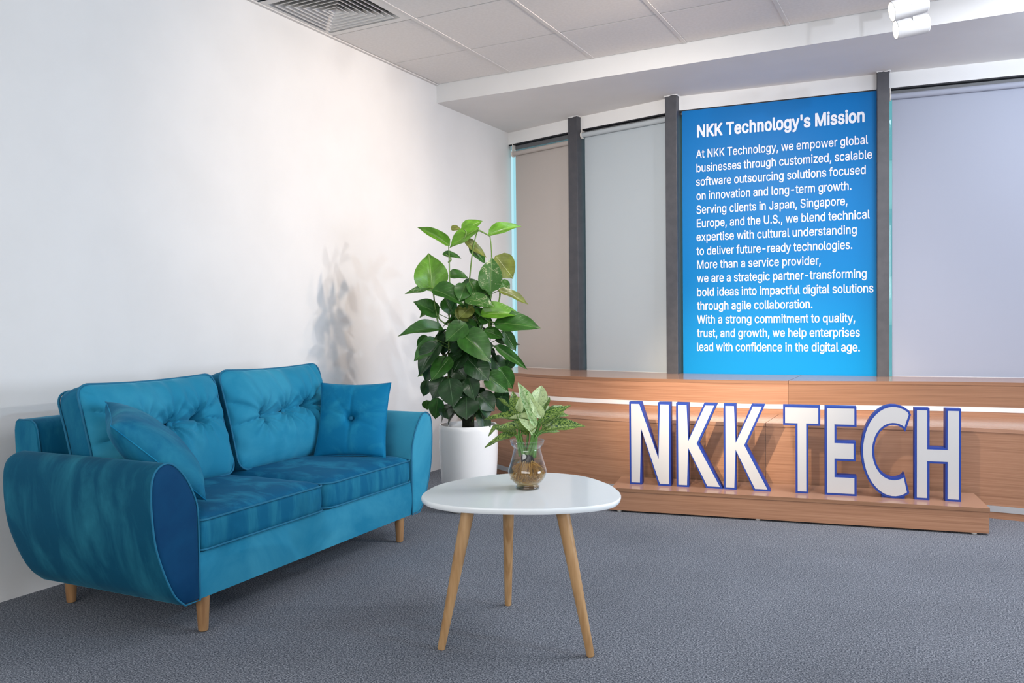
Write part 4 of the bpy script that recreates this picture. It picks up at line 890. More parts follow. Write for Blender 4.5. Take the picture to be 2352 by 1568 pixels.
# seat cushions
def seat_cushion(x0, x1, rl, rr):
    y0, y1 = -0.004, 0.70; z0, z1 = 0.279, 0.392; n = 8
    P = []
    for cx, cy_, a, r in ((x1-0.02, y1-0.02, 0, 0.02), (x0+0.02, y1-0.02, 90, 0.02), (x0+rl, y0+rl, 180, rl), (x1-rr, y0+rr, 270, rr)):
        for k in range(n+1): t = math.radians(a+90*k/n); P.append((cx+r*math.cos(t), cy_+r*math.sin(t)))
    # densify long sides
    Q = []
    for i, p in enumerate(P):
        q = P[(i+1) % len(P)]; d = math.dist(p, q); m_ = max(1, int(d/0.03))
        for k in range(m_): Q.append((p[0]+(q[0]-p[0])*k/m_, p[1]+(q[1]-p[1])*k/m_))
    cx, cy_ = (x0+x1)/2, (y0+y1)/2
    bm = bmesh.new(); R_ = []
    prof_ = [(0.0, z0+0.004), (0.6, z0), (0.97, z0+0.001), (0.994, z0+0.008), (1.004, z0+0.03), (1.007, (z0+z1)/2), (1.004, z1-0.03), (0.996, z1-0.006), (0.975, z1+0.002), (0.90, z1+0.013), (0.72, z1+0.021), (0.45, z1+0.024), (0.2, z1+0.024)]
    random.seed(int(x0*100))
    for s, z in prof_[1:]:
        ring = []
        for x, y in Q:
            # keep edge offsets equal on both axes
            xx = cx+(x-cx)*s; yy = cy_+(y-cy_)*s
            dz = 0.004*mnoise.noise(Vector((xx*9, yy*9, 3.1+x0))) if z > z1 else 0
            if z0+0.02 < z < z1-0.02: 
                w = 0.003*mnoise.noise(Vector((xx*20, yy*20, z*8))); xx += w; yy += w
            ring.append(bm.verts.new((xx, yy, z+dz)))
        R_.append(ring)
    m_ = len(Q)
    for A_, B_ in zip(R_[:-1], R_[1:]):
        for i in range(m_): bm.faces.new((A_[i], A_[(i+1) % m_], B_[(i+1) % m_], B_[i]))
    c = bm.verts.new((cx, cy_, z1+0.024))
    for i in range(m_): bm.faces.new((R_[-1][i], R_[-1][(i+1) % m_], c))
    bm.faces.new(R_[0])
    top = [f for f in bm.faces if f.calc_center_median().z > z1-0.004]
    for f in top: f.material_index = 1
    o = obj('seat_cushion', bm, M['velvet_border'], so, True, 60); o.data.materials.append(M['velvet_seat_shaded'])
    for z in (z0+0.009, z1-0.003):
        bm = bmesh.new(); tube(bm, [(cx+(x-cx)*1.0+(0.0015 if x > cx else -0.0015), cy_+(y-cy_)*1.0+(-0.003 if y < cy_ else 0), z) for x, y in Q], 0.004, 6, closed=True)
        obj('seat_piping', bm, M['piping'], o, True)
seat_cushion(0.196, 0.850, 0.03, 0.035); seat_cushion(0.854, 1.506, 0.075, 0.035)
# back cushions: boxed, piped, with a buttoned crease
def back_cushion(x0, x1, foot_y, top_y, z0, z1, btns, seed, yaw=0.0):
    w = x1-x0; h = math.hypot(top_y-foot_y, z1-z0); T = 0.105
    up = Vector((0, top_y-foot_y, z1-z0)).normalized(); ex = Vector((math.cos(yaw), math.sin(yaw), 0))
    nrm = ex.cross(up).normalized()            # towards the sitter
    if nrm.y > 0: nrm = -nrm
    org = Vector(((x0+x1)/2, foot_y, z0)) + up*(h/2)
    nu, nv = 110, 80; r = 0.055
    rnd = random.Random(seed)
    ph = [rnd.uniform(0, 6.28) for _ in range(20)]
    hw, hh = w/2, h/2
    def outline_scale(u, v):
        # square -> rounded rectangle with slightly drawn-in edges
        x, y = u*hw, v*hh
        ax, ay = abs(x)-(hw-r), abs(y)-(hh-r)
        if ax > 0 and ay > 0:
            m_ = max(ax, ay); L = math.hypot(ax, ay); k = m_/L if L > 0 else 1
            x = math.copysign(hw-r+ax*k, x); y = math.copysign(hh-r+ay*k, y)
        x *= 1-0.018*(1-v*v)*abs(u)**3; y -= 0.012*(1-u*u)*max(0, v)**4
        return x, y
    B_ = [(b_[0]*hw, b_[1]*hh) for b_ in btns]
    def height(u, v):
        x, y = outline_scale(u, v)
        e = max(0, 1-abs(u)**3.2)**0.62 * max(0, 1-abs(v)**3.0)**0.62
        z = 0.080*e
        # crease along the button line
        bl = B_
        xa, xb = bl[0][0], bl[-1][0]
        yb_ = bl[0][1]+(bl[-1][1]-bl[0][1])*min(1, max(0, (x-xa)/(xb-xa)))
        if xa-0.02 < x < xb+0.02: z -= 0.036*math.exp(-abs(y-yb_)/0.013)+0.030*math.exp(-((y-yb_)/0.060)**2)
        # creases running out from the end buttons to the side edges
        for bx, by, sx in ((bl[0][0], bl[0][1], -1), (bl[-1][0], bl[-1][1], 1)):
            d = (x-bx)*sx
            if d > -0.01:
                for sl, am in ((0.55, 0.034), (-0.18, 0.026)):
                    cy_ = by+sl*d*(1.25-d*2.0)
                    z -= am*math.exp(-abs(y-cy_)/0.010)*min(1, (hw-abs(x))/0.05+0.15)*math.exp(-d/0.35)
        for k, (bx, by) in enumerate(bl):
            dx, dy = x-bx, y-by; R_ = math.hypot(dx, dy); t = math.atan2(dy, dx)
            z -= 0.022*math.exp(-(R_/0.028)**2)
            z += 0.0150*math.sin(t*10+ph[k])*math.exp(-R_/0.085)*min(1, R_/0.012)*(1 if abs(dy) > abs(dx)*0.4 else 0.4)
        # gathers leaving the top and bottom seams
        gx = x*70+2.5*math.sin(x*17+ph[5])+y*18*math.sin(ph[6])
        z += 0.0130*math.sin(gx)*math.exp(-(1-v)/0.34)*e**0.3*(0.55+0.45*math.sin(x*23+ph[7]))
        z += 0.0060*math.sin(gx*0.8+1)*math.exp(-(1+v)/0.20)*e**0.4
        z += 0.0080*math.sin(y*62+ph[8]+x*30)*math.exp(-(1-abs(u))/0.12)*e**0.3
        z += 0.006*mnoise.noise(Vector((x*7+seed, y*7, 0)))*e
        return z
    def P3(x, y, d): return org+ex*x+up*y+nrm*d
    bm = bmesh.new(); F_ = []
    for i in range(nu+1):
        u = -1+2*i/nu; col_ = []
        for j in range(nv+1):
            v = -1+2*j/nv; x, y = outline_scale(u, v); col_.append(bm.verts.new(P3(x, y, height(u, v))))
        F_.append(col_)
    for i in range(nu):
        for j in range(nv): bm.faces.new((F_[i][j], F_[i+1][j], F_[i+1][j+1], F_[i][j+1]))
    edge = [F_[i][0] for i in range(nu)]+[F_[nu][j] for j in range(nv)]+[F_[i][nv] for i in range(nu, 0, -1)]+[F_[0][j] for j in range(nv, 0, -1)]
    uvs = [(-1+2*i/nu, -1) for i in range(nu)]+[(1, -1+2*j/nv) for j in range(nv)]+[(-1+2*i/nu, 1) for i in range(nu, 0, -1)]+[(-1, -1+2*j/nv) for j in range(nv, 0, -1)]
    ne = len(edge); prev = edge
    nfront = len(bm.faces)
    for d, s in ((-0.010, 1.004), (-0.05, 1.012), (-T+0.010, 1.004), (-T, 0.99), (-T-0.012, 0.9), (-T-0.016, 0.5)):
        ring = []
        for k, (u, v) in enumerate(uvs):
            x, y = outline_scale(u, v)
            wv = 0.003*math.sin(k*0.21+ph[9])*(1 if -T < d < 0 else 0)
            ring.append(bm.verts.new(P3(x*s, y*s, d+0.0)+nrm*wv*0.5+ex*wv*0.4))
        for k in range(ne): bm.faces.new((prev[k], prev[(k+1) % ne], ring[(k+1) % ne], ring[k]))
        prev = ring
    bm.faces.new(prev)
    bm.faces.ensure_lookup_table()
    for k in range(nfront, len(bm.faces)): bm.faces[k].material_index = 1
    c = obj('back_cushion', bm, M['velvet_cushion_lit'], so, True, 75); c.data.materials.append(M['velvet_border'])
    for d in (0.001, -T):
        bm = bmesh.new(); tube(bm, [P3(*[q*1.006 for q in outline_scale(u, v)], d) for u, v in uvs[::2]], 0.0045, 6, closed=True)
        obj('cushion_piping', bm, M['piping'], c, True)
    for k, (bx, by) in enumerate(B_):
        z = height(btns[k][0], btns[k][1])
        bm = bmesh.new(); q = Matrix.Translation(P3(bx, by, z+0.012)) @ nrm.to_track_quat('Z', 'Y').to_matrix().to_4x4()
        lathe(bm, [(0, -0.006), (0.0125, -0.005), (0.0140, 0.0), (0.011, 0.005), (0.006, 0.008), (0, 0.009)], 20, q)
        obj('cushion_button', bm, M['velvet'], c, True)
back_cushion(0.168, 0.838, 0.452, 0.575, 0.412, 0.836, [(-0.35, 0.10), (0.07, 0.10), (0.50, 0.16)], 3, 0.02)
back_cushion(0.868, 1.525, 0.455, 0.575, 0.412, 0.846, [(-0.49, -0.02), (-0.02, 0.02), (0.42, 0.09)], 8, -0.03)
for (x, y) in ((0.228, 0.026), (0.240, 0.715), (1.462, 0.040), (1.462, 0.715)):
    bm = bmesh.new()
    lathe(bm, [(0, 0.004), (0.0155, 0.004), (0.017, 0.008), (0.0235, 0.118), (0.0235, 0.1235), (0, 0.1235)], 28, Matrix.Translation((x, y, 0)))
    l = obj('leg', bm, M['sofa_leg'], so, True, 40)
    bm = bmesh.new(); lathe(bm, [(0, 0), (0.011, 0), (0.011, 0.0045), (0, 0.0045)], 16, Matrix.Translation((x, y, 0))); obj('foot_pad', bm, M['rubber'], l)

# ------------------------------------------------------------------ throw pillows
def pillow(label, c, eu, ev, hw, hh, T, button, seed, fab='velvet_pillow'):
    # c centre, eu/ev unit edge directions (world), both faces domed, pinched corners
    c = Vector(c); eu = Vector(eu).normalized(); ev = Vector(ev); ev = (ev-eu*ev.dot(eu)).normalized(); n = eu.cross(ev).normalized()
    base = c-ev*hh
    o = thing('throw_pillow', label, 'pillow', tuple(base), 0, 'small throw pillows on the sofa')
    rnd = random.Random(seed); ph = [rnd.uniform(0, 6.28) for _ in range(8)]
    G = 56
    def pos(u, v, side):
        k = 1-0.065*(1-v*v)*abs(u)**2; k2 = 1-0.065*(1-u*u)*abs(v)**2
        x, y = u*hw*k, v*hh*k2
        e = (max(0, 1-abs(u)**2.6)*max(0, 1-abs(v)**2.6))**0.52
        z = T/2*e
        R_ = math.hypot(x, y); t = math.atan2(y, x)
        if button:
            z -= T*0.30*math.exp(-(R_/0.028)**2)
            for k3, an in enumerate((90, -92, 20, 160, 130, 35, -20)):
                d = t-math.radians(an); d = (d+PI) % (2*PI)-PI
                z -= (0.012 if k3 < 3 else 0.008)*math.exp(-abs(d)*R_/0.006)*math.exp(-R_/0.085)*min(1, R_/0.01)
        z += 0.0025*math.sin(x*90+ph[0]+y*20)*math.exp(-(1-abs(v))/0.12)*e**0.4
        z += 0.0025*math.sin(y*85+ph[1])*math.exp(-(1-abs(u))/0.12)*e**0.4
        z += 0.006*mnoise.noise(Vector((x*9+seed, y*9, side)))*e
        return c-base+eu*x+ev*y+n*(z*side)
    bm = bmesh.new(); L = {}
    for side in (1, -1):
        for i in range(G+1):
            for j in range(G+1):
                u, v = -1+2*i/G, -1+2*j/G
                if side == -1 and (i in (0, G) or j in (0, G)): L[(side, i, j)] = L[(1, i, j)]; continue
                L[(side, i, j)] = bm.verts.new(pos(u, v, side))
        for i in range(G):
            for j in range(G):
                f = (L[(side, i, j)], L[(side, i+1, j)], L[(side, i+1, j+1)], L[(side, i, j+1)])
                bm.faces.new(f if side == 1 else f[::-1])
    obj('pillow_body', bm, M[fab], o, True, 80)
    uvs = [(-1+2*i/G, -1) for i in range(G)]+[(1, -1+2*j/G) for j in range(G)]+[(-1+2*i/G, 1) for i in range(G, 0, -1)]+[(-1, -1+2*j/G) for j in range(G, 0, -1)]
    bm = bmesh.new(); tube(bm, [pos(u, v, 1) for u, v in uvs[::2]], 0.0022, 6, closed=True); obj('pillow_seam', bm, M['velvet_pillow'], o, True)
    if button:
        for side in (1, -1):
            bm = bmesh.new(); q = Matrix.Translation(pos(0, 0, side)+n*side*0.007) @ (n*side).to_track_quat('Z', 'Y').to_matrix().to_4x4()
            lathe(bm, [(0, -0.004), (0.010, -0.003), (0.011, 0.001), (0.008, 0.005), (0, 0.007)], 20, q); obj('pillow_button', bm, M['piping'], o, True)
    return o
def S(p): return S0 @ Vector(p)
def Sd(p): return (S0.to_3x3() @ Vector(p)).normalized()
# right pillow: bottom edge from the back cushion forward along the far arm, leaning on the arm
B1, B2 = Vector((1.285, 0.430, 0.418)), Vector((1.400, 0.100, 0.418))
T1, T2 = Vector((1.425, 0.425, 0.740)), Vector((1.515, 0.088, 0.754))
cc = (B1+B2+T1+T2)/4
pillow('blue velvet throw pillow with a centre button leaning on the far arm', S(cc), Sd((B2-B1)), Sd((T1-B1+T2-B2)), (B2-B1).length/2, (T1-B1).length/2+0.008, 0.11, True, 1)
B2, T2, T1 = Vector((0.285, 0.060, 0.435)), Vector((0.02, 0.200, 0.722)), Vector((0.215, 0.470, 0.775))
B1 = T1+B2-T2; cc = (B1+B2+T1+T2)/4
pillow('blue velvet throw pillow slumped over the near arm', S(cc), Sd(T2-T1), Sd(T1-B1), (T2-T1).length/2, (T1-B1).length/2, 0.16, False, 5, 'velvet_border')  # same cloth in a darker copy, its shade put into the colour

# ------------------------------------------------------------------ coffee table
HT = 0.475
OUT = [(967.4,1138.2),(981.3,1125.4),(1011,1111.6),(1066.3,1098.9),(1142.8,1088.9),(1215,1085),(1274.6,1085.6),(1342.7,1093.5),(1395.8,1110.5),(1419.2,1125.4),(1426.6,1136),(1421.3,1146.7),(1402,1155.2),(1353,1162.6),(1278.9,1167.5),(1215,1168.6),(1130,1167.3),(1045,1162.6),(994,1154.8),(972.8,1146.7)]
TC = Vector((1.925, 2.50, 0))
ta = thing('coffee_table', 'white rounded-triangle coffee table on three oak legs', 'table', tuple(TC))
op = [on_z(p, HT)-TC for p in OUT]; op = spline([Vector((p.x, p.y, 0)) for p in op], 6, closed=True)
bm = bmesh.new(); R_ = []
for s, z in ((0.965, HT-0.020), (0.985, HT-0.019), (0.994, HT-0.015), (1.0, HT-0.008), (0.999, HT-0.003), (0.993, HT), (0.97, HT)):
    R_.append([bm.verts.new((p.x*s, p.y*s, z)) for p in op])
n = len(op)
for A_, B_ in zip(R_[:-1], R_[1:]):
    for i in range(n): bm.faces.new((A_[i], A_[(i+1) % n], B_[(i+1) % n], B_[i]))
bm.faces.new(R_[-1]); bm.faces.new(R_[0][::-1])
obj('table_top', bm, M['table_top'], ta, True, 35)
for f_, t_ in (((1013, 1491), (1077, 1180)), ((1167, 1389), (1193, 1184)), ((1357, 1507), (1308, 1180))):
    foot = on_z(f_, 0)-TC; foot.z = 0
    q = Vector((TC.x-0.02, TC.y-0.06, 0))
    # leg axis: from the foot through the sight line of its upper end, inclined towards the table centre
    d = (Vector((-0.02, -0.07, 0))-foot); d.z = 0; d.normalize()
    top = foot+d*(0.105 if f_[0] != 1167 else 0.10); top.z = HT-0.020
    ax = (top-foot); L = ax.length
    m = Matrix.Translation(foot) @ ax.to_track_quat('Z', 'Y').to_matrix().to_4x4()
    bm = bmesh.new(); lathe(bm, [(0, 0.0), (0.0105, 0.0), (0.0125, 0.003), (0.0215, L*0.93), (0.0215, L), (0, L)], 32, m)
    for v_ in bm.verts: v_.co.z = max(v_.co.z, 0.0); 
    obj('leg', bm, M['leg_wood'], ta, True, 40)

# ------------------------------------------------------------------ vase of root-grown foliage on the table
VC = on_z((1212, 1121), HT); VC.z = HT
va = thing('glass_vase', 'clear bulbous glass vase with a ruffled rim on the white coffee table', 'vase', tuple(VC))
OP = [(0.0, 0.0), (0.041, 0.0), (0.0425, 0.003), (0.0420, 0.009), (0.0385, 0.0125), (0.039, 0.016), (0.050, 0.024), (0.0605, 0.037), (0.0660, 0.052), (0.0655, 0.065), (0.0595, 0.085), (0.0535, 0.105), (0.0485, 0.125), (0.0455, 0.137), (0.0475, 0.142), (0.0535, 0.148), (0.0570, 0.156), (0.0575, 0.164)]
o3 = [Vector((r, 0, z)) for r, z in OP[5:]]; o3 = [(p.x, p.z) for p in spline(o3, 3)]
prof = OP[:5]+o3
inner = [(max(0, r-0.0022), z) for r, z in reversed(o3)] + [(0.0368, 0.0125), (0.040, 0.009), (0.0395, 0.003), (0.0, 0.003)]
bm = bmesh.new(); lathe(bm, prof+[(0.0563, 0.1655)]+inner[1:], 64)
obj('vase_body', bm, M['glass'], va, True, 50)
bm = bmesh.new()
for k in range(48):
    t = 2*PI*k/48; bmesh.ops.create_icosphere(bm, subdivisions=1, radius=0.0028, matrix=Matrix.Translation((0.0570*math.cos(t), 0.0570*math.sin(t), 0.1650)))
obj('ruffled_rim', bm, M['glass'], va, True)
WL = 0.094
wp = [(0.0, 0.004), (0.0385, 0.004), (0.0395, 0.0085), (0.0362, 0.0125)] + [(r-0.0030, z) for r, z in o3 if z < WL] + [(0.0535, WL), (0.0, WL)]
bm = bmesh.new(); lathe(bm, wp, 48); w_ = obj('water', bm, M['water'], va, True, 50)

def leaf_mesh(name, mat, heart=0.5, wid=1.0, fold=0.25, droop=0.25, wave=0.04, seed=0, nu=12, nv=8):
    # unit leaf: base at origin, tip at +X, lying in XY, face +Z; width 1
    rnd = random.Random(seed); ph = rnd.uniform(0, 6.28)
    bm = bmesh.new(); uv = bm.loops.layers.uv.verify(); g = []; U = {}
    for i in range(nu+1):
        t = i/nu
        if heart > 0.3:   # ovate with rounded base
            w = (math.sin(PI*t**0.72)**0.62)*(1-0.12*t)*(1-t**9) if 0 < t < 1 else 0.0
        else: w = math.sin(PI*t**0.85)**0.9*(1-0.15*t) if 0 < t < 1 else 0.0
        col_ = []
        for j in range(nv+1):
            s = -1+2*j/nv; y = s*w*0.5*wid
            back = -0.10*heart*(abs(s)**1.5)*math.exp(-t*7) if heart > 0.3 else 0
            z = fold*abs(y)*1.0 - droop*t*t + wave*math.sin(t*9+ph+s*2)*abs(s)*w
            vtx = bm.verts.new((t+back, y, z)); U[vtx] = (t, 0.5+s*0.5*max(w, 0.05)); col_.append(vtx)
        g.append(col_)
    for i in range(nu):
        for j in range(nv):
            f = bm.faces.new((g[i][j], g[i+1][j], g[i+1][j+1], g[i][j+1])); f.smooth = True
            for l in f.loops: l[uv].uv = U[l.vert]
    bmesh.ops.remove_doubles(bm, verts=bm.verts, dist=1e-5)
    me = bpy.data.meshes.new(name); bm.to_mesh(me); bm.free(); me.materials.append(mat); return me
def place_leaf(me, parent, base, tip, width, normal, name='leaf', origin=None):
    base, tip = Vector(base), Vector(tip); x = tip-base; L = x.length; x.normalize()
    n = Vector(normal); y = n.cross(x).normalized(); z = x.cross(y)
    m = Matrix.Identity(4)
    for k, (v_, s) in enumerate(((x, L), (y, width), (z, L))):
        for r in range(3): m[r][k] = v_[r]*s
    org = origin if origin is not None else Vector((0, 0, 0))
    m.translation = base-org
    o = bpy.data.objects.new(name, me); COL.objects.link(o); o.parent = parent; o.matrix_local = m; return o

ap = thing('aglaonema_plant', 'pale-speckled leafy plant with bare roots standing in the glass vase', 'plant', tuple(VC))
AGM = {(t, k): leaf_mesh('speckled_leaf', AG[t], 0.2, 1.0, 0.35, (0.10, 0.30, -0.05)[k], 0.05, t*3+k, 14, 8) for t in range(3) for k in range(3)}
def za(x, y): return (940+x/4.356, 860+y/4.356)
DV = 2.845
AL = [  # base, tip (seen in the photograph), width px, tone, droop, nearer(+)/farther(-) of tip
 ((1240,400),(1093,78),125,2,0,.01),((1075,400),(1035,168),120,0,0,.03),((1110,380),(1108,225),75,1,0,.05),((1285,330),(1325,103),165,1,0,-.03),
 ((1330,440),(1215,235),110,1,0,.03),((1340,350),(1405,215),75,0,0,-.05),((1290,510),(1588,280),105,0,1,.02),((1350,440),(1530,264),60,0,1,-.04),
 ((1420,450),(1620,370),60,0,1,-.05),((1345,570),(1722,456),135,0,1,.06),((1240,440),(1010,400),75,1,1,.02),((1130,450),(752,395),85,0,1,.00),
 ((1230,560),(890,480),120,0,1,.07),((1080,590),(880,520),90,0,1,.03),((1060,610),(750,684),75,0,1,.04),((905,500),(782,600),50,0,1,.02),
 ((1000,330),(885,224),42,0,0,-.05),((1270,520),(1165,330),70,2,0,.06),((1200,580),(1080,470),130,0,1,.06),((1240,600),(1150,440),110,1,1,.07),
 ((1180,420),(1150,280),70,0,0,-.03),((1390,430),(1395,300),70,1,0,-.05),((1310,420),(1370,260),80,0,0,-.06),((1330,560),(1480,400),85,0,1,.03),
 ((1100,440),(870,380),55,0,1,-.04),((1190,470),(1010,330),80,0,0,-.05),((1420,560),(1330,480),80,0,1,.02),((1320,590),(1520,540),60,0,1,-.03),((1160,600),(1240,520),70,0,1,.04),((1220,460),(1250,300),90,0,0,-.06)]
toCam = (CAMLOC-VC).normalized(); rnd = random.Random(11)
cb = Vector((0, 0, 0.118))
stems = []
for b_, t_, w_px, tone, dr, nz_ in AL:
    b3 = at(za(*b_), DV-nz_*0.3)-VC; t3 = at(za(*t_), DV-nz_)-VC; wd = w_px/4.356*DV/FPX*1.12
    nrm = toCam+Vector((0, 0, 0.55 if dr else 0.1))+Vector((rnd.uniform(-.25, .25), rnd.uniform(-.25, .25), rnd.uniform(-.1, .2)))
    place_leaf(AGM[(tone, 1 if dr else 0)], ap, b3, t3, wd, nrm)
    stems.append((b3, (t3-b3)))
for k, (b3, d) in enumerate(stems):
    an = rnd.uniform(0, 2*PI); rr = rnd.uniform(0.006, 0.026)
    side = Vector((b3.x, b3.y, 0)); side = side.normalized() if side.length > 1e-4 else Vector((1, 0, 0))
    s0 = Vector((side.x*rr*0.7+math.cos(an)*0.010, side.y*rr*0.7+math.sin(an)*0.010, 0.112+rnd.uniform(-.012, .004)))
    mid = Vector((side.x*min(0.036, rr+0.012), side.y*min(0.036, rr+0.012), 0.175))
    top = b3+d*0.03
    if top.z < 0.17: mid = Vector((side.x*0.040, side.y*0.040, 0.185))
    bm = bmesh.new(); P_ = spline([s0, (s0+mid)/2+Vector((0, 0, 0.0)), mid, mid.lerp(top, .6)+Vector((0, 0, .006)), top], 4)
    n_ = len(P_); tube(bm, P_, [0.0042-(0.0024*i/(n_-1)) for i in range(n_)], 6); obj('leaf_stalk', bm, M['stem_pale'], ap, True)
for k in range(5):
    an = 2*PI*k/5+0.4; p = Vector((0.015*math.cos(an), 0.015*math.sin(an), 0.088))
    bm = bmesh.new(); tube(bm, [p, p+Vector((0, 0, 0.02)), p*0.9+Vector((0, 0, 0.038))], [0.0085, 0.010, 0.0075], 8); obj('root_crown', bm, M['crown'], ap, True)
bm = bmesh.new(); rnd = random.Random(5)
for k in range(150):
    an = rnd.uniform(0, 2*PI); p = Vector((0.018*math.cos(an), 0.018*math.sin(an), rnd.uniform(0.084, 0.098)))
    R2 = rnd.uniform(0.034, 0.060); a2 = an+rnd.uniform(-1.0, 1.0); zl = rnd.uniform(0.028, 0.070)
    q = Vector((R2*math.cos(a2), R2*math.sin(a2), zl)); a3 = a2+rnd.uniform(-1.6, 1.6); R3 = rnd.uniform(0.01, 0.046)
    r_ = Vector((R3*math.cos(a3), R3*math.sin(a3), rnd.uniform(0.020, 0.034)))
    ra = rnd.uniform(0.0008, 0.0024); P_ = spline([p, p.lerp(q, .5)+Vector((0, 0, .004)), q, r_], 4)
    P_ = [Vector((v_.x, v_.y, max(0.018, v_.z))) for v_ in P_]
    for i_, v_ in enumerate(P_):
        lim = 0.0595 if 0.035 < v_.z < 0.08 else 0.044
        h_ = math.hypot(v_.x, v_.y)
        if h_ > lim: v_.x *= lim/h_; v_.y *= lim/h_
    n_ = len(P_); tube(bm, P_, [ra*(1-0.6*i/(n_-1)) for i in range(n_)], 5)
rt = obj('roots', bm, M['root'], ap, True); rt['kind'] = 'stuff'

# ------------------------------------------------------------------ tall potted plant behind the sofa
DP = 4.62
PC = at((1078, 1169), DP); PC.z = 0
pot = thing('plant_pot', 'tall white glazed plant pot between the sofa and the wooden counter', 'pot', tuple(PC))
HP = 0.478; RP = 0.164
PR = [(0.0, 0.0), (0.118, 0.0), (0.126, 0.006), (0.140, 0.07), (0.152, 0.16), (0.160, 0.27), (0.1635, 0.38), (0.1645, 0.452), (0.163, 0.470), (0.158, 0.478), (0.151, 0.477), (0.148, 0.470), (0.147, 0.440), (0.144, 0.40), (0.0, 0.40)]
bm = bmesh.new(); lathe(bm, PR, 64); obj('pot_body', bm, M['pot'], pot, True, 50)
bm = bmesh.new(); lathe(bm, [(0, 0.4005), (0.143, 0.4005), (0.143, 0.430), (0.11, 0.438), (0.05, 0.446), (0, 0.448)], 40)
for v_ in bm.verts: v_.co.z += 0.004*mnoise.noise(v_.co*40) if v_.co.z > .42 else 0
obj('soil', bm, M['soil'], pot, True)
pp = thing('potted_climber', 'tall bushy climbing plant with big heart-shaped green leaves in the white pot', 'plant', tuple(PC))
bm = bmesh.new()
tube(bm, [(0, 0, 0.45), (0.003, 0.002, 0.8), (0.0, 0.0, 1.18)], [0.034, 0.032, 0.028], 14); obj('moss_pole', bm, M['moss'], pp, True)
PLM = {}
for t in range(5):
    for k in range(3): PLM[(t, k)] = leaf_mesh('plant_leaf', LEAF[t], 0.6, 1.0, (0.22, 0.35, 0.12)[k], (0.14, 0.28, 0.05)[k], 0.03, t*5+k, 12, 8)
def zb(x, y): return (880+x/2.306, 460+y/2.306)
# base, tip, width (in a 2.306x crop), tone 0 dark 1 mid 2 light 3 olive 4 variegated, depth of base/tip towards the camera
PLV = [((345,235),(193,125),58,2,.02,.06),((420,150),(527,105),70,2,-.04,-.06),((500,150),(345,235),100,2,.02,.06),((360,150),(410,145),40,3,0,0),((428,205),(550,300),48,3,.02,0),
 ((565,185),(725,110),66,2,.03,.03),((458,250),(555,325),66,1,0,-.03),((318,285),(414,298),40,1,.02,.04),((262,472),(240,278),165,2,.03,.05),((568,478),(572,298),118,4,.10,.12),
 ((600,300),(690,415),125,3,-.04,-.06),((238,465),(113,492),38,4,.04,.10),((352,400),(450,392),70,1,0,0),((425,440),(555,480),80,0,.02,0),((270,475),(440,520),120,1,.08,.14),
 ((290,600),(168,530),95,1,.04,.10),((285,560),(190,610),60,4,.02,.08),((440,520),(585,545),95,4,.10,.14),((615,478),(775,538),52,3,.04,.06),((525,605),(720,575),95,2,.08,.12),
 ((600,650),(828,655),125,1,.08,.16),((312,690),(95,672),88,1,.06,.18),((435,655),(330,745),105,1,.10,.14),((400,560),(470,640),100,3,.06,.06),((425,715),(572,828),150,1,.12,.20),
 ((275,735),(163,850),80,1,.08,.14),((295,760),(175,910),100,0,.10,.16),((350,835),(252,952),100,1,.10,.18),((370,870),(440,945),95,0,.08,.10),((455,845),(562,948),125,0,.12,.17),
 ((600,740),(727,762),45,0,.04,.02),((600,775),(767,888),52,1,.06,.10),((548,930),(667,1007),105,1,.12,.14),((615,890),(698,998),85,1,.08,.06),((350,950),(372,1095),120,0,.14,.20),
 ((455,945),(482,1052),90,0,.12,.18),((440,1045),(440,1162),128,0,.12,.16),((510,1030),(592,1112),105,0,.10,.12),((320,940),(258,1050),100,0,.10,.13),((235,955),(215,1040),58,0,.06,.06),
 ((290,1050),(272,1162),76,1,.06,.06),((320,1085),(350,1158),72,0,.06,.08),((625,1040),(655,1135),70,0,.04,.02),((515,1110),(556,1243),70,0,.10,.13),((620,430),(675,490),60,4,.02,0),
 ((540,690),(640,725),70,1,.08,.10),((470,560),(400,620),80,3,.08,.10),((330,520),(380,610),80,1,.06,.08),((560,640),(500,600),70,1,.06,.06),((640,690),(705,800),60,1,.06,.04),
 ((300,830),(178,935),60,2,.02,-.02),((230,720),(172,772),40,1,.02,.02),((420,760),(400,840),110,0,.08,.08),((500,780),(480,860),110,0,.08,.10),((580,830),(640,930),90,0,.04,.02),
 ((330,700),(310,820),90,0,.04,.04),((260,880),(215,960),70,0,.02,.0),((640,1000),(610,1100),80,0,.02,0),((230,1060),(235,1110),50,1,.0,0),((480,480),(440,560),90,1,.03,.02),((360,470),(330,520),70,3,.05,.08),
 ((560,560),(620,620),80,1,.02,0),((690,830),(640,900),60,0,0,-.03)]
rnd = random.Random(21); toC = (CAMLOC-(PC+Vector((0, 0, 1)))).normalized()
side = Vector((toC.y, -toC.x, 0))
bases = []
for b_, t_, w_px, tone, d0, d1 in PLV:
    b3 = at(zb(*b_), DP-d0)-PC; t3 = at(zb(*t_), DP-d1)-PC; wd = w_px/2.306*DP/FPX*1.14
    horiz = abs(t_[1]-b_[1]) < abs(t_[0]-b_[0])*0.6
    nrm = toC*1.0+Vector((0, 0, 0.75 if horiz else 0.35))+Vector((rnd.uniform(-.3, .3), rnd.uniform(-.3, .3), rnd.uniform(-.1, .2)))
    place_leaf(PLM[(tone, rnd.randrange(3))], pp, b3, t3, wd, nrm); bases.append(b3)
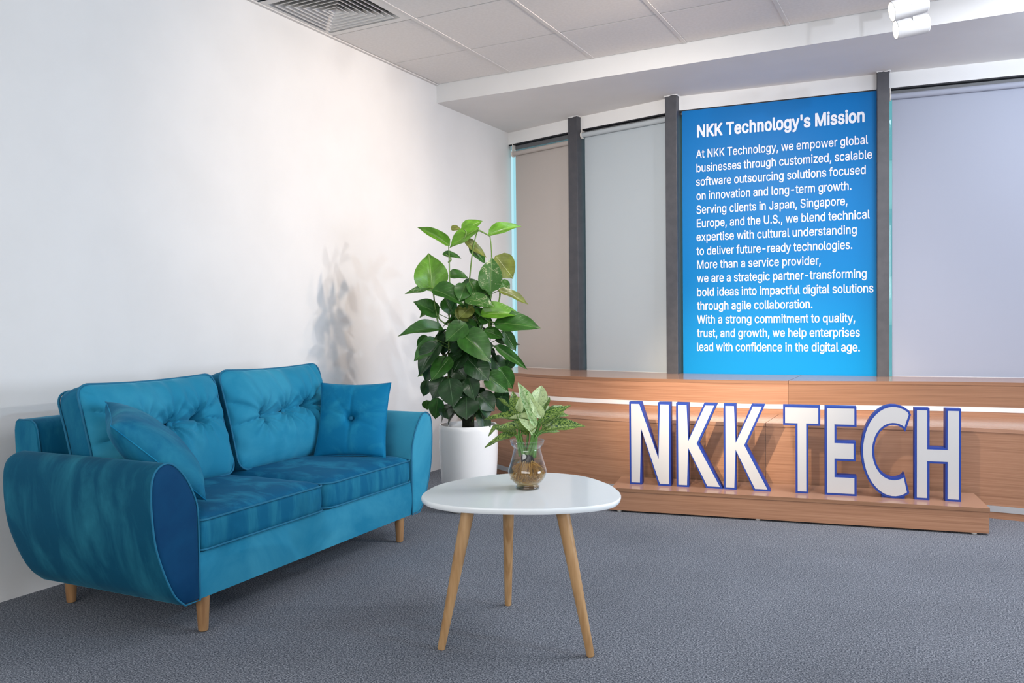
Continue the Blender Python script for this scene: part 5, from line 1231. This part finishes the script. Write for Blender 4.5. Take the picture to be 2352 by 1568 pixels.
# the rest of the bush: leaves on the sides and behind, so it stays full from other views
for k in range(105):
    z = rnd.uniform(0.56, 1.27); an = rnd.uniform(0, 2*PI); rad = rnd.uniform(0.05, 0.12); q = Vector((math.cos(an), math.sin(an), 0))
    fr = q.dot(Vector((toC.x, toC.y, 0)).normalized())
    if fr > 0.75: rad *= 0.5
    widen = 0.75+0.4*(1-abs(z-0.85)/0.4)
    b3 = q*rad*widen+Vector((0, 0, z)); L = rnd.uniform(0.09, 0.135)
    t3 = b3+q*L*0.62+Vector((0, 0, -L*rnd.uniform(0.3, 0.9)))
    if fr > 0.75: t3 = b3+q*L*0.25+Vector((rnd.uniform(-.05, .05), rnd.uniform(-.05, .05), -L*.8))
    nrm = q*0.8+Vector((0, 0, 0.7))+Vector((rnd.uniform(-.3, .3), rnd.uniform(-.3, .3), 0))
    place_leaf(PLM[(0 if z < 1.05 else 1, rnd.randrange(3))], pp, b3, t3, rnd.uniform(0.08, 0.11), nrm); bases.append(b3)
for b3 in bases:
    rr = math.hypot(b3.x, b3.y); z0 = min(1.15, b3.z-0.05-0.25*min(rr, 0.2)); q = Vector((b3.x, b3.y, 0)).normalized() if rr > 1e-3 else Vector((1, 0, 0))
    s0 = q*0.028+Vector((0, 0, z0))
    if b3.z > 1.22: continue
    bm = bmesh.new(); tube(bm, spline([s0, s0.lerp(b3, .5)+Vector((0, 0, 0.012)), b3], 4), 0.0021, 5); obj('leaf_stalk', bm, M['stem'], pp, True)
# leading stems that carry the top leaves
for pts in (((345,1000),(350,640),(352,440),(350,320),(347,235)), ((345,330),(360,310),(330,285)), ((450,900),(570,520),(566,470)), ((560,700),(575,320),(566,190)), ((440,800),(440,640),(470,300),(500,155)), ((500,155),(540,175),(566,190)), ((430,205),(440,170),(425,150)),
            ((300,700),(275,560),(262,472),(240,465)), ((290,600),(310,640),(420,700)), ((600,650),(520,640),(450,700)), ((620,480),(600,560),(480,640)), ((600,775),(520,760),(450,780))):
    P_ = [at(zb(*p), DP-0.05)-PC for p in pts]
    bm = bmesh.new(); P_ = spline(P_, 5); n_ = len(P_); tube(bm, P_, [0.0052-0.0022*i/(n_-1) for i in range(n_)], 7); obj('plant_stem', bm, M['stem'], pp, True)
